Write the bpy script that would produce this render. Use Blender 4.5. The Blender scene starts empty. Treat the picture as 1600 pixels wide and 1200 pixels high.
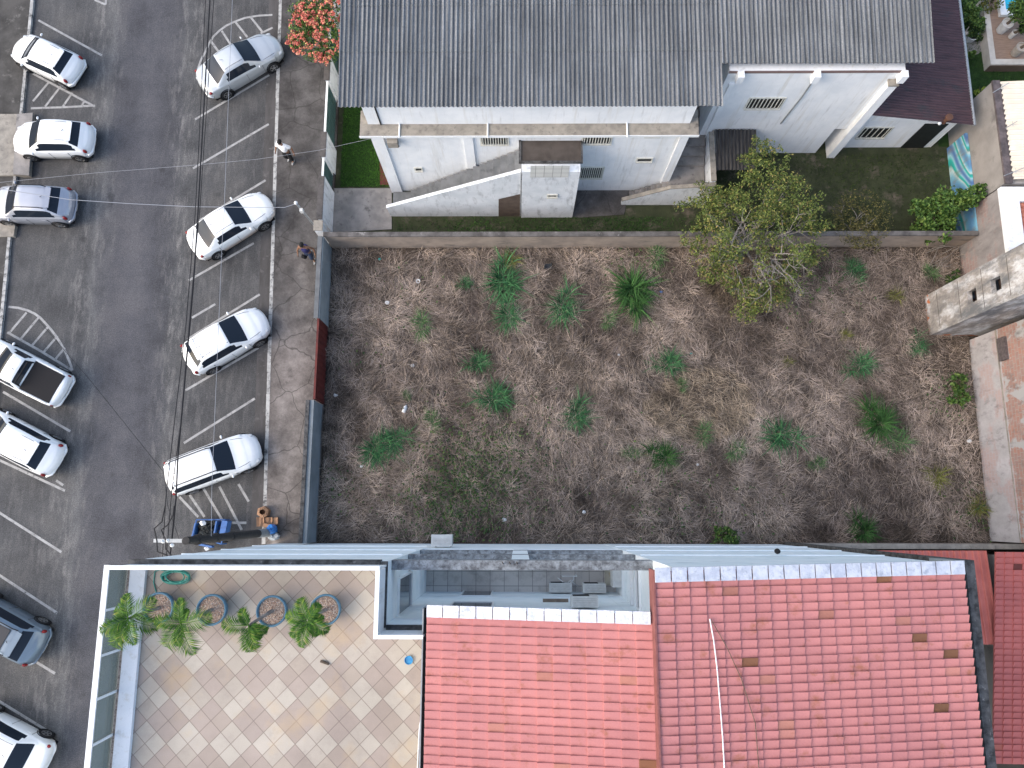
import bpy, bmesh, math, random
import numpy as np
from mathutils import Vector, Matrix
random.seed(4); rng = np.random.default_rng(4)
S = bpy.context.scene; COL = S.collection
R = math.radians
# ------------------------------------------------------------------ camera, sky, sun, exposure
F = 1130.0; CH = 33.0; NAD = (810.0, 805.0)
_n = np.array([(NAD[0]-800)/F, -(NAD[1]-600)/F, -1.0]); _n /= np.linalg.norm(_n)
_z = -_n; _x = np.array([1, 0, -_z[0]/_z[2]]); _x /= np.linalg.norm(_x); _y = np.cross(_z, _x)
ROT = np.array([_x, _y, _z])
cd = bpy.data.cameras.new('camera'); cam = bpy.data.objects.new('camera', cd); COL.objects.link(cam)
cd.sensor_fit = 'HORIZONTAL'; cd.sensor_width = 36; cd.lens = 36*F/1600; cd.clip_end = 2000; cd.clip_start = .1
cam.matrix_world = Matrix.Translation((0, 0, CH)) @ Matrix([list(r) for r in ROT]).to_4x4()
S.camera = cam
w = bpy.data.worlds.new('World'); S.world = w; w.use_nodes = True
SUN_EL, SUN_AZ = R(38), R(255)
sky = w.node_tree.nodes.new('ShaderNodeTexSky'); sky.sky_type = 'NISHITA'; sky.sun_disc = False
sky.sun_elevation = SUN_EL; sky.sun_rotation = SUN_AZ; sky.air_density = 1.0; sky.dust_density = 3.0; sky.ozone_density = 0.4
bg = w.node_tree.nodes['Background']; bg.inputs['Strength'].default_value = 0.15
w.node_tree.links.new(sky.outputs[0], bg.inputs[0])
sl = bpy.data.lights.new('sun', 'SUN'); sl.energy = 0.5; sl.angle = R(110); sl.color = (1, .95, .88)
so = bpy.data.objects.new('sun', sl); COL.objects.link(so)
_d = Vector((math.sin(SUN_AZ)*math.cos(SUN_EL), math.cos(SUN_AZ)*math.cos(SUN_EL), math.sin(SUN_EL)))
so.rotation_euler = _d.to_track_quat('Z', 'Y').to_euler()
S.view_settings.view_transform = 'Standard'; S.view_settings.look = 'None'
S.view_settings.exposure = 1.33; S.view_settings.gamma = 1.0; S.view_settings.use_curve_mapping = False

def W(px, py, z=0.0):
    d = ROT @ np.array([(px-800)/F, -(py-600)/F, -1.0]); t = (z-CH)/d[2]
    return Vector((d[0]*t, d[1]*t, z))
def WY(px, py, y):          # point of the vertical plane y = const
    d = ROT @ np.array([(px-800)/F, -(py-600)/F, -1.0]); t = y/d[1]
    return Vector((d[0]*t, y, CH+d[2]*t))
def WX(px, py, x):
    d = ROT @ np.array([(px-800)/F, -(py-600)/F, -1.0]); t = x/d[0]
    return Vector((x, d[1]*t, CH+d[2]*t))

# ------------------------------------------------------------------ materials
def lin(c): return tuple(((v/255)/12.92 if v/255 <= .04045 else (((v/255)+.055)/1.055)**2.4) for v in c)
class NT:
    def __init__(s, name):
        s.m = bpy.data.materials.new(name); s.m.use_nodes = True; s.t = s.m.node_tree
        s.b = s.t.nodes['Principled BSDF']; s.co = s.n('ShaderNodeTexCoord').outputs['Object']
    def n(s, k): return s.t.nodes.new(k)
    def l(s, a, b): s.t.links.new(a, b)
    def noise(s, scale, detail=5, stretch=(1, 1, 1), rough=.6, off=0):
        mp = s.n('ShaderNodeMapping'); mp.inputs['Scale'].default_value = stretch; mp.inputs['Location'].default_value = (off, off*1.7, off*.6)
        s.l(s.co, mp.inputs[0]); nz = s.n('ShaderNodeTexNoise'); nz.inputs['Scale'].default_value = scale
        nz.inputs['Detail'].default_value = detail; nz.inputs['Roughness'].default_value = rough; s.l(mp.outputs[0], nz.inputs['Vector'])
        return nz.outputs['Fac']
    def ramp(s, fac, stops):
        r = s.n('ShaderNodeValToRGB'); e = r.color_ramp.elements
        while len(e) < len(stops): e.new(.5)
        for i, (p, c) in enumerate(stops):
            e[i].position = p; e[i].color = (*c, 1) if len(c) == 3 else c
        s.l(fac, r.inputs[0]); return r.outputs[0]
    def mix(s, fac, a, b, mode='MIX'):
        m = s.n('ShaderNodeMix'); m.data_type = 'RGBA'; m.blend_type = mode
        for v, i in ((fac, 0), (a, 6), (b, 7)):
            if hasattr(v, 'default_value') or hasattr(v, 'is_linked'): s.l(v, m.inputs[i])
            else: m.inputs[i].default_value = v if i == 0 else (*v, 1)
        return m.outputs[2]
    def math(s, op, a, b=0.0):
        m = s.n('ShaderNodeMath'); m.operation = op
        for i, v in enumerate((a, b)):
            if hasattr(v, 'is_linked'): s.l(v, m.inputs[i])
            else: m.inputs[i].default_value = v
        return m.outputs[0]
    def xyz(s):
        q = s.n('ShaderNodeSeparateXYZ'); s.l(s.co, q.inputs[0]); return q.outputs
    def bump(s, h, st, dist=.02):
        b = s.n('ShaderNodeBump'); b.inputs['Strength'].default_value = st; b.inputs['Distance'].default_value = dist
        s.l(h, b.inputs['Height']); s.l(b.outputs[0], s.b.inputs['Normal'])
    def done(s, col, rough=.85, spec=.3, metal=0):
        if hasattr(col, 'is_linked'): s.l(col, s.b.inputs['Base Color'])
        else: s.b.inputs['Base Color'].default_value = (*col, 1)
        s.b.inputs['Roughness'].default_value = rough; s.b.inputs['Specular IOR Level'].default_value = spec; s.b.inputs['Metallic'].default_value = metal
        return s.m
BW = ((0, 0, 0), (1, 1, 1))
def mat(name, c1, c2=None, scale=4, rough=.85, spec=.3, metal=0, stain=None, stretch=(1, 1, 1), bump=0, grain=0, island=0, stain2=None):
    t = NT(name); c2 = c2 or tuple(v*.85 for v in c1)
    col = t.ramp(t.noise(scale, 6, stretch), [(.36, c2), (.62, c1)])
    for k, st in enumerate((stain, stain2)):
        if st:      # (colour, scale, lo, hi, stretch)
            f = t.ramp(t.noise(st[1], 7, st[4] if len(st) > 4 else (1, 1, 1), .68, 3+5*k), [(st[2], (0, 0, 0)), (st[3], (1, 1, 1))])
            col = t.mix(f, col, st[0])
    if grain:
        g = t.noise(55, 3, (1, 1, 1), .7, 9)
        col = t.mix(1.0, col, t.ramp(g, [(.3, (1-grain,)*3), (.7, (1+grain*.0,)*3)]), 'MULTIPLY')
    if island:
        ge = t.n('ShaderNodeNewGeometry')
        col = t.mix(1.0, col, t.ramp(ge.outputs['Random Per Island'], [(0, (1-island,)*3), (1, (1, 1, 1))]), 'MULTIPLY')
    if bump: t.bump(t.noise(scale*6, 4, stretch), bump)
    return t.done(col, rough, spec, metal)

m_white = mat('white_render', (.80, .82, .83), (.71, .74, .76), 1.2, .9, stain=((.46, .47, .47), 1.6, .57, .80, (2.2, 2.2, .3)), stain2=((.58, .56, .50), 1.0, .55, .8, (3.5, 3.5, .16)), grain=.06)
m_weather = mat('weathered_white_render', (.74, .77, .80), (.62, .66, .69), 1.5, .9, stain=((.16, .17, .18), 2.2, .52, .86, (1.6, 1.6, .5)), grain=.12)
m_blue = mat('pale_blue_render', (.82, .87, .89), (.72, .80, .83), 1.2, .85, stain=((.24, .28, .31), 2.2, .60, .80, (.35, 1, 1)), grain=.05)
m_blackcap = mat('black_mould_concrete', (.10, .10, .10), (.03, .03, .03), 5, .95, stain=((.30, .29, .28), 7, .6, .75), bump=.3)
m_conc = mat('grey_concrete', (.32, .30, .28), (.21, .20, .19), 1.4, .95, stain=((.10, .095, .09), 2.2, .56, .72), bump=.25, grain=.2)
m_concdark = mat('dark_concrete', (.12, .105, .09), (.07, .062, .055), 2, .95, stain=((.03, .028, .026), 2, .55, .75), bump=.2, grain=.2)
m_ledge = mat('lichen_ledge', (.36, .33, .28), (.24, .22, .19), 2.5, .95, stain=((.10, .09, .08), 4, .56, .74), grain=.25)
m_tan = mat('tan_block_wall', (.36, .30, .25), (.25, .21, .18), 1.5, .95, stain=((.12, .11, .10), 2, .55, .75, (1, 1, 2)), grain=.2)
m_greyplast = mat('grey_plaster', (.25, .28, .29), (.19, .21, .22), 1.3, .9, stain=((.10, .11, .11), 2, .6, .8), grain=.12)
m_greygreen = mat('grey_lot_plaster', (.30, .33, .33), (.22, .25, .26), 1.3, .9, stain=((.10, .11, .11), 2, .6, .8), grain=.12)
m_red = mat('oxide_red_metal', (.14, .028, .022), (.09, .02, .018), 3, .6, grain=.15)
m_greengate = mat('dark_green_metal', (.06, .12, .12), (.045, .09, .09), 3, .5)
m_whitemetal = mat('white_metal', (.82, .84, .84), (.74, .77, .78), 4, .4, .5)
m_bar = mat('window_bar_paint', (.62, .62, .56), (.5, .5, .45), 6, .5)
m_dark = mat('dark_opening', (.018, .02, .02), (.012, .014, .014), 4, .6)
m_black = mat('black_rubber', (.02, .02, .021), (.014, .014, .015), 20, .7)
m_glass = NT('car_glass').done((.014, .020, .030), .05, .22)
m_pane = NT('window_pane').done((.03, .045, .06), .06, .6)
m_chrome = NT('alloy').done((.42, .43, .44), .3, .5, .9)
m_wood = mat('deck_wood', (.30, .21, .155), (.22, .15, .11), 3, .7, stretch=(1, 9, 1))
m_bark = mat('grey_bark', (.27, .25, .23), (.15, .135, .12), 8, .95, stretch=(1, 1, .3), bump=.3)
m_barkd = mat('brown_bark', (.13, .10, .075), (.07, .055, .04), 8, .95, bump=.3)
m_card = mat('cardboard', (.34, .20, .12), (.25, .15, .09), 5, .9)
m_bluep = mat('blue_plastic', (.03, .16, .42), (.02, .12, .33), 6, .45, .5)
m_bluef = mat('blue_painted_steel', (.035, .12, .33), (.02, .08, .24), 6, .5, .5, stain=((.05, .05, .05), 5, .6, .75))
m_skin = mat('brown_skin', (.20, .105, .065), (.17, .09, .055), 12, .55)
m_hair = mat('black_hair', (.012, .011, .010), (.008, .008, .008), 30, .8)
m_cable = NT('black_cable').done((.012, .012, .014), .6)
m_cableg = NT('grey_cable').done((.33, .34, .36), .5)
m_steel = mat('galvanised_steel', (.34, .36, .37), (.26, .28, .29), 6, .45, .5, .5)
m_line = mat('worn_line_paint', (.42, .42, .41), (.29, .29, .285), 3, .85, stain=((.10, .10, .10), 8, .56, .70), grain=.25)
m_kerbw = mat('whitewashed_kerb', (.48, .48, .46), (.32, .32, .31), 3, .9, stain=((.11, .11, .11), 4, .50, .64), grain=.2)
m_water = NT('pool_water').done((.02, .42, .60), .08, .5)

def leafmat(name, stops, rough=.55):
    t = NT(name); ge = t.n('ShaderNodeNewGeometry')
    col = t.ramp(ge.outputs['Random Per Island'], stops)
    t.b.inputs['Subsurface Weight'].default_value = 0
    return t.done(col, rough, .25)
def attrmat(name, rough=.8):
    t = NT(name); a = t.n('ShaderNodeAttribute'); a.attribute_name = 'Col'
    return t.done(a.outputs['Color'], rough, .15)
m_blade = attrmat('blade_fibre')

# ------------------------------------------------------------------ mesh building
class MB:
    def __init__(s): s.v = []; s.f = []
    def quad(s, a, b, c, d):
        i = len(s.v); s.v += [tuple(a), tuple(b), tuple(c), tuple(d)]; s.f.append((i, i+1, i+2, i+3)); return s
    def poly(s, pts):
        i = len(s.v); s.v += [tuple(p) for p in pts]; s.f.append(tuple(range(i, i+len(pts)))); return s
    def box(s, x0, x1, y0, y1, z0, z1):
        x0, x1 = sorted((x0, x1)); y0, y1 = sorted((y0, y1)); z0, z1 = sorted((z0, z1))
        return s.prism([(x0, y0), (x1, y0), (x1, y1), (x0, y1)], z0, z1)
    def prism(s, pts, z0, z1):   # counter-clockwise outline; z0/z1 numbers or lists
        n = len(pts); i = len(s.v)
        zz0 = z0 if isinstance(z0, (list, tuple)) else [z0]*n; zz1 = z1 if isinstance(z1, (list, tuple)) else [z1]*n
        s.v += [(p[0], p[1], z) for p, z in zip(pts, zz0)] + [(p[0], p[1], z) for p, z in zip(pts, zz1)]
        s.f.append(tuple(range(i+n-1, i-1, -1))); s.f.append(tuple(range(i+n, i+2*n)))
        for k in range(n):
            j = (k+1) % n; s.f.append((i+k, i+j, i+n+j, i+n+k))
        return s
    def obox(s, c, ux, uy, uz, hx, hy, hz):
        c = Vector(c); ux, uy, uz = (Vector(u).normalized() for u in (ux, uy, uz)); i = len(s.v)
        for a in (-1, 1):
            for b in (-1, 1):
                for d in (-1, 1): s.v.append(tuple(c+ux*hx*a+uy*hy*b+uz*hz*d))
        for q in ((0, 1, 3, 2), (4, 6, 7, 5), (0, 4, 5, 1), (2, 3, 7, 6), (0, 2, 6, 4), (1, 5, 7, 3)): s.f.append(tuple(i+k for k in q))
        return s
    def tube(s, pts, r, seg=6, cap=True):
        pts = [Vector(p) for p in pts]; n = len(pts); rr = r if isinstance(r, (list, tuple)) else [r]*n
        i = len(s.v); ref = None
        for k, p in enumerate(pts):
            d = (pts[min(k+1, n-1)]-pts[max(k-1, 0)])
            d = d.normalized() if d.length > 1e-9 else Vector((0, 0, 1))
            if ref is None: ref = Vector((0, 0, 1)) if abs(d.z) < .9 else Vector((1, 0, 0))
            u = d.cross(ref)
            u = u.normalized() if u.length > 1e-6 else d.orthogonal().normalized()
            v = d.cross(u); 
            for q in range(seg):
                a = 2*math.pi*q/seg; s.v.append(tuple(p+(u*math.cos(a)+v*math.sin(a))*rr[k]))
        for k in range(n-1):
            for q in range(seg):
                a = i+k*seg+q; b = i+k*seg+(q+1) % seg; s.f.append((a, b, b+seg, a+seg))
        if cap: s.f.append(tuple(range(i+seg-1, i-1, -1))); s.f.append(tuple(range(i+(n-1)*seg, i+n*seg)))
        return s
    def lathe(s, c, prof, seg=24, axis='Z'):
        c = Vector(c); i = len(s.v); n = len(prof)
        for r, z in prof:
            for q in range(seg):
                a = 2*math.pi*q/seg
                p = Vector((r*math.cos(a), r*math.sin(a), z)) if axis == 'Z' else Vector((r*math.cos(a), z, r*math.sin(a)))
                s.v.append(tuple(c+p))
        for k in range(n-1):
            for q in range(seg):
                a = i+k*seg+q; b = i+k*seg+(q+1) % seg; s.f.append((a, b, b+seg, a+seg))
        return s
    def blob(s, c, rx, ry, rz, jit=0, n=10, m=7):
        c = Vector(c); i = len(s.v)
        for k in range(m+1):
            th = math.pi*k/m
            for q in range(n):
                a = 2*math.pi*q/n; j = 1+random.uniform(-jit, jit)
                s.v.append((c.x+rx*j*math.sin(th)*math.cos(a), c.y+ry*j*math.sin(th)*math.sin(a), c.z+rz*j*math.cos(th)))
        for k in range(m):
            for q in range(n):
                a = i+k*n+q; b = i+k*n+(q+1) % n; s.f.append((a, b, b+n, a+n))
        return s
    def build(s, name, m, parent=None, smooth=False, tf=None):
        me = bpy.data.meshes.new(name); vs = s.v
        if tf is not None: vs = [tuple(tf @ Vector(v)) for v in vs]
        if parent is not None:
            o = WLOC(parent); vs = [(v[0]-o[0], v[1]-o[1], v[2]-o[2]) for v in vs] if o.length > 0 else vs
        me.from_pydata(vs, [], s.f); me.materials.append(m)
        b = bmesh.new(); b.from_mesh(me); bmesh.ops.recalc_face_normals(b, faces=b.faces); b.to_mesh(me); b.free()
        if smooth: me.polygons.foreach_set('use_smooth', [True]*len(me.polygons))
        ob = bpy.data.objects.new(name, me); COL.objects.link(ob)
        if parent is not None: ob.parent = parent
        return ob
def WLOC(o):
    v = Vector(o.location); p = o.parent
    while p is not None: v = v+Vector(p.location); p = p.parent
    return v
def tag(o, label=None, cat=None, group=None, kind=None):
    if label: o['label'] = label
    if cat: o['category'] = cat
    if group: o['group'] = group
    if kind: o['kind'] = kind
    return o
def thing(name, loc, label, cat, group=None):
    o = bpy.data.objects.new(name, None); o.empty_display_size = .2; COL.objects.link(o); o.location = loc
    return tag(o, label, cat, group)
def struct(o): o['kind'] = 'structure'; return o
def stuff(o): o['kind'] = 'stuff'; return o
def fast_mesh(name, verts, faces_flat, counts, m, parent=None, col=None):
    me = bpy.data.meshes.new(name); nv = len(verts)
    me.vertices.add(nv); me.vertices.foreach_set('co', np.asarray(verts, dtype=np.float32).ravel())
    me.loops.add(len(faces_flat)); me.loops.foreach_set('vertex_index', np.asarray(faces_flat, dtype=np.int32))
    me.polygons.add(len(counts)); st = np.concatenate([[0], np.cumsum(counts)[:-1]]).astype(np.int32)
    me.polygons.foreach_set('loop_start', st); me.polygons.foreach_set('loop_total', np.asarray(counts, dtype=np.int32))
    me.update(calc_edges=True); me.validate()
    if col is not None:
        a = me.attributes.new('Col', 'FLOAT_COLOR', 'POINT')
        c = np.ones((nv, 4), dtype=np.float32); c[:, :3] = col; a.data.foreach_set('color', c.ravel())
    me.materials.append(m); ob = bpy.data.objects.new(name, me); COL.objects.link(ob)
    if parent is not None: ob.parent = parent
    return ob
def blades(name, pos, az, pitch, length, width, droop, cols, m, parent=None):
    """narrow 2-segment strips: base, middle, tip"""
    N = len(pos); d = np.stack([np.cos(az), np.sin(az), np.zeros(N)], 1); s = np.stack([-np.sin(az), np.cos(az), np.zeros(N)], 1)
    tw = rng.uniform(-.9, .9, N)[:, None]; s = s*np.cos(tw)+np.array([0, 0, 1.])*np.sin(tw)
    L = length[:, None]; wd = width[:, None]
    h1 = (np.cos(pitch)*.5)[:, None]*L; v1 = (np.sin(pitch)*.5)[:, None]*L
    p2 = pitch-droop; mid = pos+d*h1+np.array([0, 0, 1.])*v1
    tip = mid+d*(np.cos(p2)*.5)[:, None]*L+np.array([0, 0, 1.])*(np.sin(p2)*.5)[:, None]*L
    tip[:, 2] = np.maximum(tip[:, 2], pos[:, 2]*.3+.015)
    V = np.stack([pos-s*wd*.5, pos+s*wd*.5, mid+s*wd*.42, mid-s*wd*.42, tip], 1).reshape(-1, 3)
    base = np.arange(N)[:, None]*5
    Fq = np.concatenate([base+np.array([[0, 1, 2, 3]]), base+np.array([[3, 2, 4]])], 1).ravel()
    counts = np.tile([4, 3], N)
    return fast_mesh(name, V, Fq, counts, m, parent, np.repeat(cols, 5, axis=0))
def leaves(name, pts, size, m, parent=None, up=.5, aspect=.55, dirs=None):
    """folded little leaves at the points"""
    N = len(pts); nrm = rng.normal(size=(N, 3)); nrm[:, 2] = np.abs(nrm[:, 2])+up; nrm /= np.linalg.norm(nrm, axis=1)[:, None]
    t = rng.normal(size=(N, 3)) if dirs is None else dirs+rng.normal(size=(N, 3))*.3
    t -= nrm*np.sum(t*nrm, 1)[:, None]; t /= np.linalg.norm(t, axis=1)[:, None]+1e-9
    b = np.cross(nrm, t); L = (size*rng.uniform(.6, 1.3, N))[:, None]; wd = L*aspect
    a = pts-t*L*.5; c = pts+t*L*.5-nrm*L*.12; l = pts+b*wd*.5+nrm*wd*.2; r = pts-b*wd*.5+nrm*wd*.2
    V = np.stack([a, l, c, r], 1).reshape(-1, 3); base = np.arange(N)[:, None]*4
    Fq = np.concatenate([base+np.array([[0, 1, 2]]), base+np.array([[0, 2, 3]])], 1).ravel()
    if parent is not None: V = V-np.array(WLOC(parent))
    return fast_mesh(name, V, Fq, np.tile([3, 3], N), m, parent)

# ------------------------------------------------------------------ ground, road, pavements
m_ground = mat('bare_soil', (.085, .07, .055), (.055, .045, .036), 1.2, .95, bump=.4, grain=.3)
struct(MB().poly([(-700, -700, -.02), (700, -700, -.02), (700, 700, -.02), (-700, 700, -.02)]).build('ground', m_ground))
def asphalt():
    t = NT('worn_asphalt'); x, y, z = t.xyz()
    u = t.math('ADD', x, t.math('MULTIPLY', y, .0315))
    wob = t.math('MULTIPLY', t.math('SUBTRACT', t.noise(.9, 5, (1, .25, 1)), .5), 1.3)
    v = t.math('DIVIDE', t.math('ADD', t.math('ADD', u, wob), 26.0), 15.0)
    c = lambda g, b=0.0: (g*.80, g*.81, g*(.82+b))
    lane = t.ramp(v, [(0, c(.090)), (.30, c(.094)), (.375, c(.105)), (.405, c(.135)), (.425, c(.098, .04)), (.47, c(.088, .07)),
                      (.53, c(.096, .07)), (.585, c(.088, .07)), (.635, c(.088, .05)), (.665, c(.105)), (.685, c(.095)), (.72, c(.092)), (.80, c(.086)), (1, c(.084))])
    pat = t.ramp(t.noise(.45, 6), [(.36, (.72, .72, .73)), (.52, (1, 1, 1)), (.66, (1.22, 1.19, 1.15))])
    lane = t.mix(1.0, lane, pat, 'MULTIPLY')
    st = t.ramp(t.noise(1.6, 8, (2.2, .5, 1), .72, 4), [(.48, (0, 0, 0)), (.66, (1, 1, 1))])
    inl = t.ramp(v, [(.28, (.30,)*3), (.37, (1,)*3), (.425, (.6,)*3), (.46, (.06,)*3), (.60, (.14,)*3), (.66, (1,)*3), (.72, (.5,)*3), (1, (.28,)*3)])
    lane = t.mix(t.mix(1.0, st, inl, 'MULTIPLY'), lane, (.165, .16, .155))
    grit = t.ramp(t.noise(26, 4, (1, 1, 1), .8, 2), [(.30, (.50,)*3), (.5, (1,)*3), (.70, (1.75,)*3)])
    lane = t.mix(1.0, lane, grit, 'MULTIPLY')
    oil = t.ramp(t.noise(1.1, 3, (1, 1, 1), .5, 13), [(.68, (0, 0, 0)), (.76, (.55,)*3)])
    lane = t.mix(oil, lane, (.035, .035, .037))
    cr = t.n('ShaderNodeTexVoronoi'); cr.feature = 'DISTANCE_TO_EDGE'; cr.inputs['Scale'].default_value = .33
    t.l(t.co, cr.inputs['Vector'])
    lane = t.mix(t.ramp(cr.outputs['Distance'], [(.0, (.3,)*3), (.006, (0,)*3)]), lane, (.04, .04, .04))
    t.bump(t.noise(30, 4), .25)
    return t.done(lane, .9, .25)
m_asph = asphalt()
kx = lambda y: -11.47-.0315*y
road = struct(MB().poly([(kx(-60)-13.4, -60, 0), (kx(-60), -60, 0), (kx(90), 90, 0), (kx(90)-13.4, 90, 0)]).build('road', m_asph))
def pave():
    t = NT('stained_pavement'); x, y, z = t.xyz()
    col = t.ramp(t.noise(.8, 8, (1, 1, 1), .7), [(.33, (.08, .075, .071)), (.5, (.155, .146, .138)), (.66, (.25, .238, .225))])
    big = t.ramp(t.math('ADD', t.math('MULTIPLY', y, .05), t.math('MULTIPLY', t.noise(.35, 3), .8)), [(.72, (1.05, 1.0, .98)), (1.12, (.52, .52, .53))])
    col = t.mix(1.0, col, big, 'MULTIPLY')
    col = t.mix(t.ramp(t.noise(2.2, 6, (1, 1, 1), .7, 5), [(.58, (0,)*3), (.72, (.7,)*3)]), col, (.055, .05, .048))
    wp = t.n('ShaderNodeMix'); wp.data_type = 'VECTOR'; wp.inputs[0].default_value = .3
    nz = t.n('ShaderNodeTexNoise'); nz.inputs['Scale'].default_value = 1.3; t.l(t.co, nz.inputs['Vector'])
    t.l(t.co, wp.inputs[4]); t.l(nz.outputs['Color'], wp.inputs[5])
    cr = t.n('ShaderNodeTexVoronoi'); cr.feature = 'DISTANCE_TO_EDGE'; cr.inputs['Scale'].default_value = .75; t.l(wp.outputs[1], cr.inputs['Vector'])
    col = t.mix(t.ramp(cr.outputs['Distance'], [(0, (.75,)*3), (.014, (0,)*3)]), col, (.035, .033, .03))
    g = t.ramp(t.noise(38, 3, (1, 1, 1), .8, 7), [(.3, (.75,)*3), (.7, (1.2,)*3)])
    col = t.mix(1.0, col, g, 'MULTIPLY'); t.bump(t.noise(12, 5), .3)
    return t.done(col, .95, .2)
m_pave = pave()
sw = struct(MB().prism([(kx(-1.3)+.16, -1.3), (-9.0, -1.3), (-9.0, 60), (kx(60)+.16, 60)], -.01, .13).build('sidewalk', m_pave))
k = MB(); yy = -1.3
while yy < 60:
    L = random.uniform(.85, 1.1); j = random.uniform(-.012, .012)
    k.prism([(kx(yy)+j, yy+.012), (kx(yy)+.16, yy+.012), (kx(yy+L)+.16, yy+L), (kx(yy+L)+j, yy+L)], -.01, .135+random.uniform(-.008, .006)); yy += L
k.build('kerb', m_kerbw, sw)
m_gutter = mat('gutter_concrete', (.105, .10, .098), (.065, .062, .06), 1.2, .95, stain=((.16, .155, .15), 3, .58, .72), stretch=(2, .4, 1), grain=.3)
MB().poly([(kx(-1.3)-.55, -1.3, .004), (kx(-1.3), -1.3, .004), (kx(60), 60, .004), (kx(60)-.55, 60, .004)]).build('gutter', m_gutter, road)
m_path2 = mat('dark_old_pavement', (.10, .095, .088), (.045, .043, .04), .9, .95, stain=((.20, .19, .175), 1.8, .57, .72), bump=.4, grain=.3)
def lk(y): return W(50, 0).x+(24.9-24.56+.22)*(26.15-y)/16.1
lsw = struct(MB().prism([(-60, -40), (lk(-40), -40), (lk(60), 60), (-60, 60)], -.01, .12).build('pavement', m_path2))
k = MB(); yy = -14
while yy < 60:
    L = random.uniform(.9, 1.2); j = random.uniform(-.02, .02)
    k.prism([(lk(yy)+.01, yy+.015), (lk(yy)+.16+j, yy+.015), (lk(yy+L)+.16+j, yy+L), (lk(yy+L)+.01, yy+L)], -.01, .13); yy += L
k.build('kerb', m_kerbw, lsw)
# raised concrete ramps across the left pavement
for pts, h in (([(26, 178), (51, 176), (45, 274), (-60, 274), (-60, 178)], .22), ([(0, 349), (24, 349), (21, 369), (-60, 372), (-60, 349)], .2)):
    q = [W(a, b, h) for a, b in pts][::-1]
    struct(MB().prism([(p.x, p.y) for p in q], .0, h).build('pavement_ramp', m_ledge))
q = [W(a, b, .3) for a, b in ((26, 178), (51, 176), (45, 274), (20, 272))][::-1]
MB().prism([(p.x, p.y) for p in q], .221, .30).build('ramp_rim', m_conc, bpy.data.objects['pavement_ramp'])
# painted parking lines: each stroke lies 8 mm over the asphalt
def z1(x, y): return (x/3, y/3)
def z2(x, y): return (x/3, 380+y/3)
def z3(x, y): return (x/2.727, 760+y/2.727)
strokes = []
def st(fn, *pts): strokes.append([fn(*p) for p in pts])
st(z1, (930, 318), (943, 280), (962, 245), (980, 205), (1000, 172), (1030, 143), (1062, 120), (1105, 100), (1150, 84), (1210, 74), (1277, 70))
for a, b in (((990, 195), (1030, 250)), ((1040, 145), (1085, 215)), ((1105, 105), (1160, 175)), ((1175, 80), (1230, 150)), ((1222, 157), (1278, 130))): st(z1, a, b)
for a, b in (((915, 560), (1262, 352)), ((905, 790), (1260, 582)), ((925, 1040), (1245, 845))): st(z1, a, b)
for a, b in (((885, 175), (1190, 0)), ((880, 450), (1218, 240)), ((870, 690), (1212, 490)), ((862, 937), (1195, 728)), ((1100, 540), (1215, 460)), ((900,350),(1010,285))): st(z2, a, b)
for a, b in (((765, 45), (845, 130)), ((808, 36), (872, 130)), ((868, 10), (975, 190)), ((935, 0), (1030, 185)), ((1016, -10), (1060, 65)), ((970, 155), (1050, 155))): st(z3, a, b)
for a, b in (((180, 95), (478, 260)), ((155, 345), (445, 500)), ((145, 508), (300, 503)), ((300, 503), (445, 495)), ((230, 385), (155, 475)), ((285, 405), (212, 500)), ((340, 435), (295, 500)), ((400, 470), (380, 500)), ((445, 0), (495, 22)), ((495, 22), (500, -30))): st(z1, a, b)
st(z2, (40, 298), (85, 303), (130, 315), (162, 330), (190, 350), (216, 378), (240, 405), (264, 437), (285, 470), (305, 505), (320, 540), (333, 572), (340, 597))
for a, b in (((35, 418), (190, 505)), ((190, 505), (340, 597)), ((125, 325), (45, 420)), ((180, 350), (95, 452)), ((228, 390), (150, 480)), ((270, 435), (200, 517)), ((305, 490), (255, 550)), ((15, 697), (330, 882)), ((-60, 990), (305, 1160))): st(z2, a, b)
for a, b in (((-60, 75), (262, 280)), ((-60, 340), (245, 540)), ((60, 690), (235, 797)), ((-60, 880), (228, 1057)), ((270, -5), (240, -25))): st(z3, a, b)
for sidx, s_ in enumerate(strokes):
    p = [W(*q, 0) for q in s_]; b = MB(); hw = .055
    for i in range(len(p)-1):
        t = (p[i+1]-p[i]).normalized(); nn = Vector((-t.y, t.x, 0))*hw; z = Vector((0, 0, .008+.00005*sidx))
        b.quad(p[i]+nn+z, p[i]-nn+z, p[i+1]-nn+z, p[i+1]+nn+z)
    b.build('parking_line', m_line, road)
# ------------------------------------------------------------------ the empty lot
LX0, LX1, LY0, LY1 = -8.93, 20.95, -1.25, 12.6
nx, ny = 150, 70; xs = np.linspace(LX0, LX1, nx); ys = np.linspace(LY0, LY1, ny)
cx = rng.uniform(LX0, LX1, 420); cy = rng.uniform(LY0, LY1, 420); cr_ = rng.uniform(.35, .85, 420); chh = rng.uniform(.04, .2, 420)
def lot_h(x, y):
    x = np.asarray(x, float); y = np.asarray(y, float); h = np.zeros(x.shape)
    for i in range(420):
        d2 = ((x-cx[i])**2+(y-cy[i])**2)/cr_[i]**2; h = np.maximum(h, chh[i]*np.exp(-d2*1.6))
    return h
GX, GY = np.meshgrid(xs, ys); GH = lot_h(GX, GY)
V = np.stack([GX, GY, GH+.0], 2).reshape(-1, 3); fi = []
for j in range(ny-1):
    for i in range(nx-1): a = j*nx+i; fi += [a, a+1, a+1+nx, a+nx]
m_lot = mat('lot_soil_and_thatch', (.10, .078, .06), (.05, .039, .031), 2.2, .95, bump=.5, grain=.3)
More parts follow.
